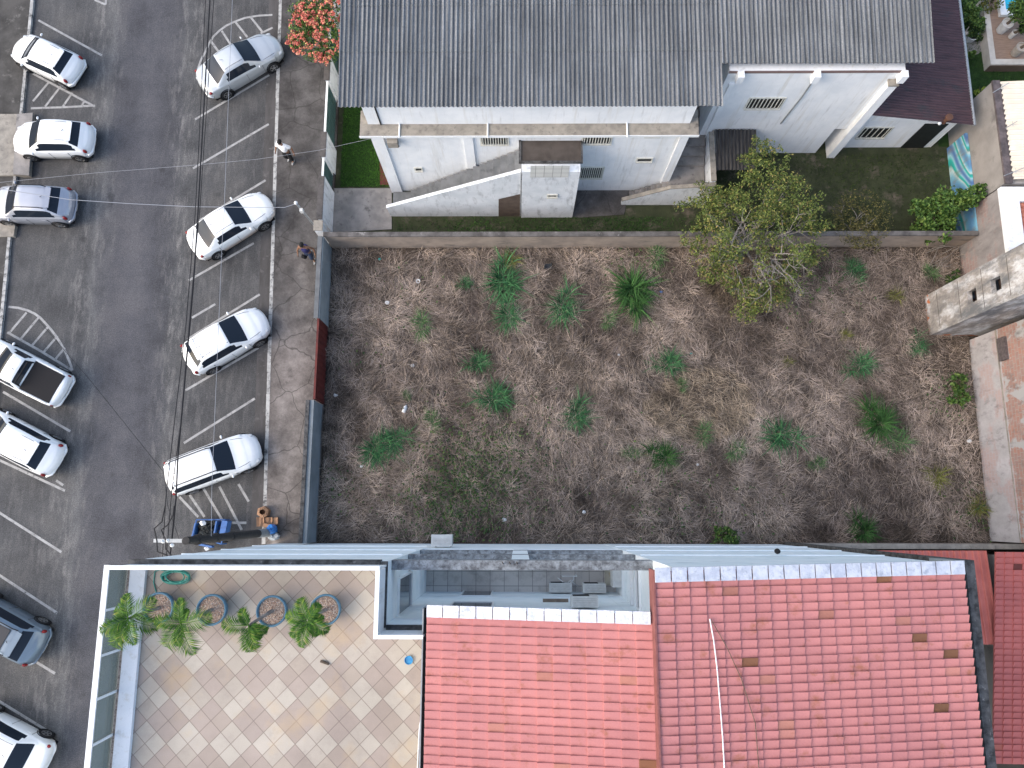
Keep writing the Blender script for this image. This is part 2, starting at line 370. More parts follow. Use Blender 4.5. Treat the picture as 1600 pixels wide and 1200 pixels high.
struct(fast_mesh('lot_ground', V, fi, [4]*((nx-1)*(ny-1)), m_lot))
def fbm(x, y, s, seed):
    r = np.random.default_rng(seed); o = np.zeros_like(x)
    for k in range(14):
        a = r.uniform(0, 6.28); fr = s*r.uniform(.5, 2.2); o += np.sin(x*np.cos(a)*fr+y*np.sin(a)*fr+r.uniform(0, 6.28))
    return o/5
N = 270000
px_ = rng.uniform(LX0+.05, LX1-.1, N); py_ = rng.uniform(LY0+.1, LY1-.1, N)
# nearest tussock decides the fall of the straw
best = np.full(N, 1e9); bi = np.zeros(N, int)
for i in range(420):
    d2 = ((px_-cx[i])**2+(py_-cy[i])**2)/cr_[i]**2; mk = d2 < best; best[mk] = d2[mk]; bi[mk] = i
az = np.arctan2(py_-cy[bi], px_-cx[bi]); flow = fbm(px_, py_, .35, 5)*2.6
use = rng.random(N) < .62
az = np.where(use, az+rng.normal(0, .55, N), flow+rng.normal(0, .5, N)); az += np.where(rng.random(N) < .15, rng.uniform(-3, 3, N), 0)
bare = fbm(px_, py_, .55, 9)+.75*np.clip((px_-18.5)/2, 0, 1)+.5*np.clip((12.0-np.abs(py_-5.6)*2-0.4)/-2, 0, 1)
keep = rng.random(N) < np.clip(1.12-.5*np.clip(bare, 0, 2), .18, 1)
px_, py_, az, best, bi = (a[keep] for a in (px_, py_, az, best, bi)); n = len(px_)
hh = lot_h(px_, py_); dist = np.sqrt(best)
pos = np.stack([px_, py_, hh+rng.uniform(.0, .10, n)], 1)
pitch = rng.normal(.18, .2, n)+.35*np.exp(-dist*2)
tone = np.clip(.55+.18*fbm(px_, py_, .9, 21)+rng.normal(0, .2, n)-.22*np.clip(fbm(px_, py_, .4, 33), 0, 1)+.30*(np.exp(-dist*dist*1.2)-.5), .06, 1.25)
pale = np.array([.50, .41, .335]); dk = np.array([.075, .057, .049]); tint = rng.random(n)[:, None]
cols = dk+(pale-dk)*tone[:, None]; cols = cols*(1+(tint-.5)*np.array([.1, .04, -.1]))
yel = fbm(px_, py_, .5, 77)+np.clip((px_-13)/8, 0, 1)*.6 > .85
cols[yel] = cols[yel]*np.array([1.0, .98, .88])
sel = rng.random(n) < .26
lenn = np.where(sel, rng.uniform(.25, .65, n), rng.uniform(.14, .38, n)); wid = np.where(sel, rng.uniform(.008, .014, n), rng.uniform(.007, .013, n))
cl = fbm(px_, py_, 3.6, 51)+.5*fbm(px_, py_, 1.3, 52); gate = np.where(sel, 1.12+.42*cl, .74+.34*cl); cols = cols*np.clip(gate, .25, 1.75)[:, None]
pos[:, 2] += np.where(sel, .05, 0)
stuff(blades('dry_grass', pos, az, pitch, lenn, wid, rng.uniform(.1, .7, n), cols, m_blade))
# thin green weeds creeping through the straw (one uncountable cover)
def weed_patch(centers, n, size):
    o = []
    for (a, b, r, k) in centers:
        c = W(a, b); m_ = int(n*k)
        q = rng.normal(0, r/34/2, (m_, 2)); x = c.x+q[:, 0]; y = c.y+q[:, 1]; ok = (x > LX0+.1) & (x < LX1-.15) & (y > LY0+.1) & (y < LY1-.1); x = x[ok]; y = y[ok]; m_ = len(x)
        o.append(np.stack([x, y, lot_h(x, y)+rng.uniform(.14, .40, m_)], 1))
    return np.concatenate(o)
m_weed = leafmat('weed_leaf', [(0, (.025, .055, .018)), (.6, (.05, .10, .028)), (1, (.10, .155, .045))])
stuff(leaves('creeping_weeds', weed_patch([(740, 765, 120, 3.4), (725, 740, 70, 1.2), (780, 720, 90, 1.2), (700, 800, 70, 1.0), (1300, 430, 60, .25), (1480, 620, 40, .3), (700, 810, 90, .5), (530, 760, 40, .2), (1100, 830, 120, .5),
    (985, 395, 60, .4), (1230, 440, 70, .5), (560, 560, 40, .05), (1010, 770, 80, .2), (1520, 800, 40, .3), (640, 460, 60, .1)], 430, .09), .13, m_weed))
# ------------------------------------------------------------------ green grass tufts in the lot
def tuft_mesh(n, c_lo, c_hi, spread=.42):
    k = 7; sc_ = rng.normal(0, .17, (k, 2)); sc_[0] = 0; w_ = rng.integers(0, k, n); a = rng.uniform(0, 6.283, n)
    p = np.stack([sc_[w_, 0]+np.cos(a)*.04, sc_[w_, 1]+np.sin(a)*.04, np.zeros(n)], 1)
    out = np.arctan2(sc_[w_, 1], sc_[w_, 0]); a = np.where(rng.random(n) < .45, out+rng.normal(0, .8, n), a)
    t = np.clip(rng.random(n)*.8+.2*(w_ % 2), 0, 1)[:, None]; c = np.array(c_lo)+(np.array(c_hi)-np.array(c_lo))*t
    return blades('grass_tuft', p, a, rng.uniform(.35, 1.4, n), rng.uniform(.3, 1.0, n)**1.3*spread*2.3, rng.uniform(.018, .036, n), rng.uniform(.3, 1.6, n), c, m_blade)
protos = {'g': tuft_mesh(330, (.02, .07, .03), (.08, .22, .085)), 'd': tuft_mesh(420, (.02, .055, .018), (.07, .17, .045)),
          'y': tuft_mesh(170, (.08, .09, .02), (.26, .26, .08)), 's': tuft_mesh(240, (.05, .11, .045), (.15, .26, .10))}
seen = set()
TUFTS = [
 (792, 438, 36, 'g', 'largest bright green grass tuft in the dry lot, a few metres below the back wall'),
 (797, 492, 25, 'g', 'narrow green grass tuft touching the lower side of the largest bright tuft'),
 (884, 480, 29, 'g', 'spiky bright green grass tuft right of the two joined tufts, below a dark scrap'),
 (985, 452, 42, 'd', 'broad dark green grass patch beside the blue scrap in the dry straw'),
 (1000, 468, 24, 'd', 'smaller dark tuft growing out of the lower right of the broad green patch'),
 (660, 508, 22, 's', 'faded green tuft in the straw, nearest tuft above the red gate side'),
 (745, 566, 20, 'g', 'small green tuft in the middle of the straw, straight above a bigger tuft'),
 (770, 620, 27, 'g', 'rounded mid-size green tuft right of the white bottle'),
 (905, 648, 25, 'g', 'upright green tuft standing alone in the middle of the lot'),
 (590, 705, 26, 'g', 'left half of the long green tuft near the grey-blue front wall'),
 (618, 692, 26, 'g', 'right half of the long green tuft near the grey-blue front wall'),
 (677, 655, 17, 's', 'pale thin green tuft just below and right of the white bottle'),
 (1040, 566, 24, 'g', 'flat wide green tuft beside the small teal scrap'),
 (1338, 570, 24, 'g', 'green tuft in the right of the lot, straight above the big double tuft'),
 (1432, 538, 18, 'g', 'small green tuft nearest to the tip of the concrete tower'),
 (1372, 665, 34, 'd', 'big dark green tuft, upper half of the double tuft at the right of the lot'),
 (1396, 690, 26, 's', 'paler lower half of the double tuft at the right of the lot'),
 (1220, 686, 30, 'g', 'dense bright green tuft left of the big double tuft'),
 (1098, 680, 19, 's', 'small faded tuft, upper one of a short diagonal pair'),
 (1150, 704, 18, 's', 'small faded tuft between the dense bright tuft and a faded pair'),
 (1040, 716, 27, 'd', 'dark sprawling tuft above the bare burnt patch'),
 (1333, 426, 20, 'g', 'green tuft right of the big bare-branched tree below the back wall'),
 (1348, 832, 26, 'd', 'dark tuft at the foot of the apartment block, right of the bush'),
 (1065, 602, 11, 's', 'tiny pale tuft below the small teal scrap'),
 (803, 404, 22, 'y', 'yellowish grass tuft right under the back wall'),
 (985, 708, 14, 's', 'tiny faded tuft left of the dark sprawling tuft'),
 (1460, 738, 26, 'y', 'straggly yellow-green tuft near the white bag by the right wall'),
 (1025, 402, 20, 's', 'pale tuft under the back wall, just left of the big tree'),
 (952, 502, 15, 's', 'small pale tuft below the broad dark green patch'),
 (726, 444, 12, 'g', 'tiny green tuft left of the largest bright tuft'),
 (1402, 462, 18, 'y', 'yellow-green tuft between the back wall and the concrete tower'),
 (1320, 528, 13, 'y', 'thin yellowish tuft above the green tuft at the right of the lot'),
 (1230, 570, 12, 'y', 'thin yellowish tuft alone in the pale straw below the tree'),
 (637, 620, 9, 's', 'tiny green sprig just above the white bottle'),
 (1530, 790, 22, 'y', 'coarse yellow-green tuft at the foot of the peeling right wall'),
 (1275, 725, 14, 's', 'faint tuft just below and right of the dense bright tuft'),
 (1450, 430, 14, 's', 'small leafy tuft in the shade of the back right corner')]
for px, py, r, kd, lab in TUFTS:
    src = protos[kd]; o = src if kd not in seen else src.copy()
    if kd in seen: COL.objects.link(o)
    seen.add(kd); p = W(px, py); o.location = (p.x, p.y, float(lot_h(p.x, p.y)))
    sc = r/34/.62; o.scale = (sc, sc, max(.75, sc*.8)); o.rotation_euler = (0, 0, random.uniform(0, 6.28))
    tag(o, lab, 'grass tuft', 'green grass tufts in the dry lot')
# ------------------------------------------------------------------ litter
m_litter = mat('white_litter', (.72, .74, .74), (.55, .57, .58), 8, .6)
m_teal = mat('teal_plastic', (.03, .25, .24), (.02, .18, .18), 8, .5)
def bag(name, px, py, r, m, lab, cat, sq=.45):
    r *= .68
    p = W(px, py); z = float(lot_h(p.x, p.y))+.1
    tag(MB().blob((p.x, p.y, z), r, r*random.uniform(.6, .9), r*sq, .28, 9, 6).build(name, m), lab, cat, 'litter lying in the dry lot')
b = MB(); p = W(634, 640); z = float(lot_h(p.x, p.y))+.16; d = Vector((.35, 1, 0)).normalized()
pts = [(-.19, .075), (-.18, .09), (.08, .09), (.13, .05), (.15, .03), (.19, .03)]
bo = MB().tube([Vector((p.x, p.y, z))+d*a for a, r in pts], [r for a, r in pts], 10).build('plastic_bottle', m_litter, smooth=True)
tag(bo, 'white plastic bottle lying in the straw', 'bottle', 'litter lying in the dry lot')
p = W(654, 441); z = float(lot_h(p.x, p.y))+.1
tag(MB().lathe((p.x, p.y, z), [(.05, 0), (.075, .06), (.105, .07), (.10, .03), (.06, .015)], 14).build('plastic_ring', m_litter), 'round cream plastic ring lying in the straw', 'ring', 'litter lying in the dry lot')
p = W(856, 418); z = float(lot_h(p.x, p.y))+.12
bx = MB().obox((p.x, p.y, z), (1, .2, .1), (-.2, 1, .2), (0, 0, 1), .16, .12, .02)
for sx in (-1, 1): bx.obox((p.x+sx*.16, p.y+sx*.03, z+.05), (.2, .04, 1), (-.2, 1, .2), (1, .2, 0), .06, .12, .012)
tag(bx.build('broken_tray', mat('dark_tray', (.03, .035, .04))), 'black broken tray with white edge lying below the back wall', 'tray', 'litter lying in the dry lot')
bag('plastic_scrap', 1032, 458, .10, m_bluep, 'bright blue plastic scrap beside the broad green patch', 'scrap')
bag('plastic_ball', 966, 555, .08, m_litter, 'small round white ball in the middle of the lot', 'ball', .95)
bag('plastic_scrap', 1079, 553, .10, m_teal, 'small teal plastic scrap beside a flat green tuft', 'scrap')
bag('plastic_bag', 1511, 690, .17, m_litter, 'crumpled white bag lying near the peeling right wall', 'bag')
bag('plastic_bag', 788, 812, .15, m_litter, 'crumpled white bag among weeds near the apartment block', 'bag')
bag('plastic_bag', 566, 729, .12, m_litter, 'crumpled white bag below the long green tuft by the front wall', 'bag')
bag('paper_scrap', 1089, 726, .09, m_litter, 'small white scrap right of the dark sprawling tuft', 'scrap')
bag('plastic_bag', 525, 618, .14, m_litter, 'grey white bag at the foot of the red gate', 'bag')
bag('plastic_scrap', 594, 406, .12, m_teal, 'greenish scrap heap in the far left corner of the lot', 'scrap')
bag('paper_scrap', 645, 572, .13, m_litter, 'torn white paper in the straw inside the red gate', 'scrap')
bag('paper_scrap', 912, 800, .12, m_litter, 'flat white paper near the foot of the apartment block', 'scrap')
bag('paper_scrap', 1008, 710, .10, m_card, 'tan paper scrap left of the dark sprawling tuft', 'scrap')
bag('plastic_scrap', 606, 475, .16, m_litter, 'whitish torn sheet lying in the straw in the upper left of the lot', 'scrap', .2)
# ------------------------------------------------------------------ walls round the lot
wl = thing('boundary_wall', (6, 12.7, 0), 'long tan block wall with a dark mouldy top between the lot and the white house', 'wall')
m_tanw = mat('tan_wall_face', (.40, .33, .27), (.28, .235, .20), 1.0, .95, stain=((.45, .12, .05), .55, .70, .74, (1, 1, 1)), stain2=((.13, .12, .11), 1.8, .56, .76, (.6, 1, 2)), grain=.15)
MB().box(-8.95, 21.0, 12.62, 12.78, 0, 1.5).build('wall_body', m_tanw, wl)
MB().box(-8.98, 21.0, 12.59, 12.81, 1.5, 1.58).build('coping', mat('dark_coping', (.17, .16, .155), (.08, .075, .072), 2, .95, stain=((.30, .29, .28), 3, .6, .7), grain=.3), wl)
fw = thing('front_wall', (-9.05, 10.4, 0), 'pale grey plastered street wall of the lot, between the corner pillar and the red gate', 'wall')
yA = W(510, 512).y; yB = W(516, 632).y
MB().box(-9.14, -8.95, yA+.02, 12.58, 0, 1.6).build('wall_body', m_greygreen, fw)
MB().box(-9.20, -9.0, yA+.02, 12.58, 1.6, 1.66).build('coping', mat('grey_coping', (.15, .16, .165), (.11, .115, .12), 3, .9), fw)
gt = thing('sheet_gate', (-9.0, (yA+yB)/2, 0), 'dark red sheet metal gate in the street wall of the lot', 'gate')
gm = MB(); n = 26
for i in range(n):
    y0 = yB+(yA-yB)*i/n; y1 = yB+(yA-yB)*(i+1)/n; x0 = -9.0+(.02 if i % 2 else 0)
    gm.box(x0, x0+.03, y0, y1, .08, 1.58)
gm.build('gate_sheet', m_red, gt)
for yy in (yA-.03, yB+.03): MB().box(-9.05, -8.94, yy-.03, yy+.03, 0, 1.63).build('gate_post', m_red, gt)
MB().box(-9.04, -8.95, yB+.07, yA-.07, 1.585, 1.63).build('gate_rail', m_red, gt)
fw2 = thing('front_wall', (-9.1, 2, 0), 'bluish grey street wall of the lot between the red gate and the apartment block', 'wall')
MB().box(-9.28, -9.02, -1.2, yB-.04, 0, 1.55).build('wall_body', mat('bluegrey_render', (.22, .25, .27), (.165, .19, .205), 1.1, .9, stain=((.09, .10, .105), 1.5, .6, .8), grain=.12), fw2)
MB().box(-9.36, -9.2, -1.2, yB-.04, 1.55, 1.62).build('coping', m_blackcap, fw2)
pl = thing('wall_pillar', (-9.15, 12.85, 0), 'whitish stub pillar where the lot wall meets the street wall', 'pillar')
MB().box(-9.35, -8.99, 12.82, 13.25, 0, 1.75).build('pillar_body', m_weather, pl)
MB().box(-9.38, -8.96, 12.80, 13.28, 1.75, 1.82).build('cap', m_ledge, pl)
# ------------------------------------------------------------------ street fence of the white house: wall pieces and green gates
yv = lambda py: W(520, py).y
segs = [('wall', 302, 366, 'white street fence wall next to the lot corner pillar'), ('gate', 274, 301, 'short green metal gate nearest to the lot corner'), ('wall', 236, 273, 'white street fence wall between the two lower green gates'),
        ('gate', 160, 235, 'long green metal gate beside the small lawn'), ('wall', 124, 159, 'white street fence wall below the pink flowering tree'),
        ('gate', 58, 123, 'green metal gate under the pink flowering tree'), ('wall', -160, 57, 'white street fence wall behind the pink flowering tree')]
for kd, a, b_, lab in segs:
    y1, y0 = yv(a), yv(b_); f = thing('fence_wall' if kd == 'wall' else 'fence_gate', (-9.1, (y0+y1)/2, 0), lab, 'wall' if kd == 'wall' else 'gate')
    if kd == 'wall':
        MB().box(-9.19, -8.97, y0+.01, y1-.01, 0, 1.78).build('wall_body', m_weather, f)
        MB().box(-9.26, -8.99, y0+.005, y1-.005, 1.78, 1.84).build('coping', mat('brown_coping', (.13, .12, .115), (.07, .065, .062), 3, .95, grain=.3), f)
    else:
        g = MB(); nn = max(6, int((y1-y0)/.11))
        for i in range(nn):
            yy = y0+.06+(y1-y0-.12)*(i+.5)/nn; g.box(-9.10, -9.08+(.012 if i % 2 else 0), yy-(y1-y0)/nn/2, yy+(y1-y0)/nn/2, .08, 1.72)
        g.build('gate_sheet', m_greengate, f)
        MB().box(-9.14, -9.05, y0+.01, y1-.01, 1.72, 1.78).build('gate_rail', m_whitemetal, f)
        for yy in (y0+.04, y1-.04): MB().box(-9.13, -9.05, yy-.03, yy+.03, 0, 1.715).build('gate_post', m_whitemetal, f)
# ------------------------------------------------------------------ yards behind the back wall
m_moss = mat('mossy_yard', (.055, .065, .032), (.032, .04, .02), 1.6, .95, stain=((.15, .125, .10), 1.1, .54, .70), bump=.4, grain=.4)
m_lawn = mat('lawn_soil', (.025, .06, .012), (.015, .038, .008), 3, .95, grain=.3)
struct(MB().box(-8.95, 21.2, 12.8, 40, -.03, .015).build('yard_ground', m_moss))
q = [W(527, 168), W(527, 292), W(608, 290), W(612, 168)]; lawn_r = (-8.7, W(606, 290).x, W(560, 292).y, 24)
struct(MB().box(lawn_r[0], -6.1, lawn_r[2], 24, .016, .03).build('lawn', m_lawn))
def lawn(name, n, x0, x1, y0, y1, lo, hi, z=.03, dens=None):
    x = rng.uniform(x0, x1, n); y = rng.uniform(y0, y1, n)
    if dens is not None:
        kk = rng.random(n) < dens(x, y); x = x[kk]; y = y[kk]; n = len(x)
    t = np.clip(.5+.25*fbm(x, y, 1.4, 3)+rng.normal(0, .25, n), 0, 1.2)[:, None]
    c = np.array(lo)+(np.array(hi)-np.array(lo))*t
    stuff(blades(name, np.stack([x, y, np.full(n, z)], 1), rng.uniform(0, 6.28, n), rng.uniform(.4, 1.2, n), rng.uniform(.08, .2, n), rng.uniform(.012, .024, n), rng.uniform(.2, 1, n), c, m_blade))
lawn('lawn_grass', 9000, lawn_r[0], -6.15, lawn_r[2], 22, (.015, .05, .008), (.06, .15, .02))
lawn('strip_grass', 7000, -5.9, 9.0, 12.85, 14.15, (.012, .035, .008), (.05, .12, .025), .02, lambda x, y: np.clip(.55+.5*fbm(x, y, .8, 8), 0, 1))
lawn('yard_grass', 9000, 9.2, 20.8, 12.9, 17.4, (.012, .028, .008), (.055, .085, .022), .02, lambda x, y: np.clip(.45+.5*fbm(x, y, .7, 12), 0, 1))
# concrete apron at the corner and in front of the stairs
def slab(name, pts, z, m, t=.03):
    q = [W(a, b, z) for a, b in pts][::-1]; return struct(MB().prism([(p.x, p.y) for p in q], z-t, z).build(name, m))
slab('yard_paving', [(520, 294), (612, 294), (612, 358), (545, 362), (519, 362)], .05, m_conc)
slab('yard_paving', [(893, 292), (985, 292), (975, 335), (905, 340), (888, 338)], .05, m_pave)
slab('porch_floor', [(593, 254), (612, 254), (612, 289), (594, 289)], .08, m_red)
# ------------------------------------------------------------------ white two-storey house
m_fibro = None
def fibro():
    t = NT('weathered_fibre_cement'); x, y, z = t.xyz()
    col = t.ramp(t.noise(1.0, 4, (9, .14, 1), .75), [(.34, (.09, .095, .10)), (.5, (.165, .174, .18)), (.66, (.27, .28, .285))])
    lich = t.ramp(t.noise(22, 4, (1.6, .9, 1), .8, 6), [(.42, (1.05,)*3), (.62, (.55,)*3)])
    col = t.mix(1.0, col, lich, 'MULTIPLY')
    col = t.mix(1.0, col, t.ramp(t.noise(.35, 5, (1, 1, 1), .6, 2), [(.35, (.85,)*3), (.65, (1.12,)*3)]), 'MULTIPLY')
    return t.done(col, .95, .2)
m_fibro = fibro()
E_X0, E_X1, E_X2 = W(528, 168, 6.9).x, W(1130, 167, 6.95).x, W(1460, 100, 7.05).x
ME_Y, WE_Y = W(800, 167, 6.9).y, W(1300, 100, 7.0).y
hs = thing('white_house', (0, 18, 0), 'white two-storey house with a wide grey corrugated roof and outside stairs', 'house')
def roofz(y): return 6.92+.075*(y-ME_Y)
def corrugate(b, x0, x1, rows, zf, pitch=.177, amp=.040, thick=0):
    """rows: y values (laps); wave along x"""
    n = int((x1-x0)/pitch)*4; xx = np.linspace(x0, x1, n+1); wv = [amp*math.sin(2*math.pi*i/4+.6) for i in range(n+1)]
    for r in range(len(rows)-1):
        y0, y1 = rows[r], rows[r+1]; i0 = len(b.v); dz = .018
        for yy, lift in ((y0-.07, dz), (y1, 0)):
            for i in range(n+1): b.v.append((xx[i], yy, zf(yy)+wv[i]+lift))
        for i in range(n): b.f.append((i0+i, i0+i+1, i0+n+2+i, i0+n+1+i))
        i1 = len(b.v)
        for i in range(n+1): b.v.append((xx[i], y0-.07, zf(y0-.07)+wv[i]+dz-.02))
        for i in range(n): b.f.append((i1+i, i1+i+1, i0+i+1, i0+i))
b = MB(); laps = [ME_Y+.07, ME_Y+2.35, ME_Y+4.3, ME_Y+6.4, ME_Y+8.5, ME_Y+11, ME_Y+14]
corrugate(b, E_X0, E_X1, laps, roofz)
laps2 = [WE_Y+.07, ME_Y+2.35+.02, ME_Y+4.3, ME_Y+6.4, ME_Y+8.5, ME_Y+11, ME_Y+14]
corrugate(b, E_X1+.005, E_X2, [WE_Y+.07]+[l+.4 for l in laps[2:]], roofz)
b.build('roof', m_fibro, hs)
m_soffit = mat('soffit_timber', (.12, .09, .08), (.09, .07, .06), 5)
MB().prism([(E_X0+.05, ME_Y+.1), (E_X1-.03, ME_Y+.1), (E_X1-.03, 30), (E_X0+.05, 30)], [roofz(ME_Y)-.14, roofz(ME_Y)-.14, roofz(30)-.14, roofz(30)-.14], [roofz(ME_Y)-.07, roofz(ME_Y)-.07, roofz(30)-.07, roofz(30)-.07]).build('soffit', m_soffit, hs)
MB().prism([(E_X1, WE_Y+.1), (E_X2-.05, WE_Y+.1), (E_X2-.05, 30), (E_X1, 30)], [roofz(WE_Y)-.14, roofz(WE_Y)-.14, roofz(30)-.14, roofz(30)-.14], [roofz(WE_Y)-.07, roofz(WE_Y)-.07, roofz(30)-.07, roofz(30)-.07]).build('soffit', m_soffit, hs)
WLY = 15.55; WX0, WX1 = -6.06, 7.05; UPY = 15.98
MB().box(WX0, WX1, WLY, 28, 0, 5.28).build('lower_wall', m_white, hs)
MB().box(WX0-.10, WX0+.42, WLY-.09, WLY-.003, 0, 5.27).build('corner_pilaster', m_white, hs)
xr = W(1076, 205, 5).x
MB().box(WX1-.32, WX1+.04, WLY-.09, WLY-.003, 0, 5.27).build('corner_pilaster', m_white, hs)
px0 = WY(742, 275, WLY).x; MB().box(px0-.28, px0+.12, WLY-.09, WLY-.003, 0, 5.27).build('pilaster', m_white, hs)
MB().prism([(-6.58, WLY-.1), (7.45, WLY-.1), (7.45, 16.6), (-6.58, 16.6)], 5.285, 5.40).build('ledge', m_ledge, hs)
MB().box(-6.6, 7.47, WLY-.125, WLY-.103, 5.26, 5.41).build('ledge_fascia', m_whitemetal, hs)
MB().box(-6.25, 7.1, UPY, 28, 5.402, 6.80).build('upper_wall', m_white, hs)
for px in (624, 762, 980):
    p = W(px, 200, 5.44); MB().tube([(p.x, UPY+.02, 5.44), (p.x, WLY-.2, 5.43)], .035, 8).build('drain_pipe', m_whitemetal, hs)
p = W(578, 180, 6); MB().tube([(WX0+.35, UPY-.03, 6.75), (WX0+.35, UPY-.03, 5.42)], .03, 6).build('drain_pipe', m_black, hs)
def window_front(root, px0, py0, px1, py1, y, bars=9, frame=True, tilt=None):
    a = WY(px0, py0, y); c = WY(px1, py1, y); x0, x1 = a.x, c.x; z1_, z0_ = max(a.z, c.z), min(a.z, c.z)
    wn = MB().box(x0, x1, y-.02, y-.004, z0_, z1_).build('window', m_dark, root)
    fr = MB(); t = .06
    fr.box(x0-t, x1+t, y-.05, y-.003, z1_, z1_+t); fr.box(x0-t, x1+t, y-.10, y-.003, z0_-t, z0_); fr.box(x0-t, x0, y-.05, y-.003, z0_, z1_); fr.box(x1, x1+t, y-.05, y-.003, z0_, z1_)
    fr.build('frame', m_bar, wn)
    bb = MB()
    for i in range(bars): xx = x0+(x1-x0)*(i+.5)/bars; bb.tube([(xx, y-.06, z0_), (xx, y-.06, z1_)], .022, 6)
    if bars:
        bb.build('bars', m_bar, wn)
    return wn
window_front(hs, 752, 213, 793, 224, WLY, 10); window_front(hs, 912, 212, 953, 223, WLY, 10); window_front(hs, 905, 261, 939, 277, WLY, 12)
for (a, b_, c, d) in ((649, 262, 659, 265.5), (997, 247, 1017, 251), (1010, 209, 1030, 211.5)):
    window_front(hs, a, b_, c, d, WLY, 0)
a = WY(606, 214, WLY); c = WY(624, 229, WLY)
ar = MB().box(a.x, c.x, WLY-.03, WLY-.004, c.z, a.z).build('recess', m_concdark, hs); MB().box(a.x-.04, c.x+.04, WLY-.28, WLY-.031, (a.z+c.z)/2, a.z).build('recess_shelf', m_ledge, ar)
# left outside stairs with white weathered parapet, and the landing tower
PY = 14.24; SX0, SX1 = -6.08, .15; TX0, TX1 = .14, 2.6
stp = MB(); n = 17
for i in range(n):
    x0 = SX0+.9+(SX1-SX0-.9)*i/n; zt = .14+(4.0)*(i+1)/n
    stp.box(x0, x0+(SX1-SX0-.9)/n, PY+.14, WLY-.095, max(0, zt-.6), zt)
stp.box(SX0, SX0+.898, PY+.14, WLY-.095, 0, .13)
stp.build('stair_flight', mat('grey_stair_concrete', (.24, .25, .26), (.16, .17, .175), 1.6, .95, stain=((.09, .09, .095), 2, .58, .75), grain=.2), hs)
pts = [(SX0-.12, 0), (0.10, 0), (0.10, 4.55), (SX0-.12, .95)]
def vprism(pts, y0, y1):   # outline in the x-z plane
    b = MB(); n = len(pts); i = len(b.v); b.v += [(p[0], y0, p[1]) for p in pts]+[(p[0], y1, p[1]) for p in pts]
    b.f.append(tuple(range(n))); b.f.append(tuple(range(2*n-1, n-1, -1)))
    for k in range(n): j = (k+1) % n; b.f.append((k, n+k, n+j, j))
    return b
vprism(pts, PY, PY+.13).build('stair_parapet', m_weather, hs)
vprism([(SX0-.15, .95), (.10, 4.553), (.10, 4.61), (SX0-.15, 1.01)], PY-.01, PY+.14).build('parapet_cap', m_weather, hs)
a = WY(778, 302, PY); c = WY(825, 338, PY)
vprism([(WY(779, 338, PY).x, .02), (.08, .02), (.08, WY(820, 303, PY).z), (WY(779, 311, PY).x, WY(779, 311, PY).z)], PY-.006, PY-.003).build('understair_door', mat('brown_door', (.12, .09, .07), (.08, .06, .05), 3), hs)
tw = MB().box(TX0, TX1, PY-.08, WLY-.1, 0, 4.75).build('landing_tower', m_weather, hs)
MB().box(TX0-.03, TX1+.03, 14.62, 15.86, 4.77, 4.80).build('landing_floor', mat('landing_dark', (.085, .072, .062), (.06, .05, .043), 2, .9, stain=((.03, .03, .03), 1.5, .6, .75)), tw)
rim = MB(); rim.box(TX0-.04, TX1+.04, 14.52, 14.61, 4.76, 4.86); rim.box(TX0-.12, TX0-.035, 14.52, 15.9, 4.76, 4.86); rim.box(TX1+.035, TX1+.1, 14.52, 15.9, 4.76, 4.86)
rim.build('landing_rim', m_blackcap, tw)
a = WY(829, 259, PY-.09); c = WY(888, 277, PY-.09)
def tileblock():
    t = NT('white_wall_tiles'); br = t.n('ShaderNodeTexBrick'); br.offset = 0; br.inputs['Scale'].default_value = 1
    x, y, z = t.xyz(); cb = t.n('ShaderNodeCombineXYZ'); t.l(x, cb.inputs[0]); t.l(z, cb.inputs[1]); t.l(cb.outputs[0], br.inputs['Vector'])
    br.inputs['Brick Width'].default_value = .36; br.inputs['Row Height'].default_value = .36; br.inputs['Mortar Size'].default_value = .012
    br.inputs['Color1'].default_value = (.62, .63, .6, 1); br.inputs['Color2'].default_value = (.55, .56, .54, 1); br.inputs['Mortar'].default_value = (.25, .25, .25, 1)
    return t.done(br.outputs['Color'], .5, .5)
MB().box(a.x, c.x, PY-.095, PY-.082, c.z, a.z).build('tile_panel', tileblock(), tw)
window_front(tw, 857, 304, 869, 306.5, PY-.08, 0)
# right small stairs and corridor to the wing
st2 = MB(); n = 7; x0, x1 = WY(985, 312, 14.9).x, 7.0
for i in range(n):
    xa = x0+(x1-x0)*i/n; st2.box(xa, xa+(x1-x0)/n, 14.98, WLY-.095, 0, .16*(i+1))
st2.box(7.0+.005, 8.75, 14.98, 16.2, 0, 1.16)
for i in range(8): st2.box(7.06+.03, 8.75, 16.2+i*.42, 16.2+(i+1)*.42, 0, 1.30+.15*i)
st2.build('side_stair', m_conc, hs)
vprism([(x0-.4, 0), (9.0, 0), (9.0, 2.05), (7.0, 1.75), (x0-.4, .45)], 14.80, 14.94).build('side_parapet', m_weather, hs)
vprism([(x0-.43, .45), (7.0, 1.753), (9.02, 2.053), (9.02, 2.11), (7.0, 1.81), (x0-.43, .51)], 14.78, 14.96).build('side_parapet_cap', m_ledge, hs)
MB().box(8.80, 8.98, 14.96, 17.45, 0, 2.2).build('corridor_wall', m_weather, hs)
MB().box(8.77, 9.0, 14.97, 17.45, 2.2, 2.26).build('corridor_wall_cap', m_ledge, hs)
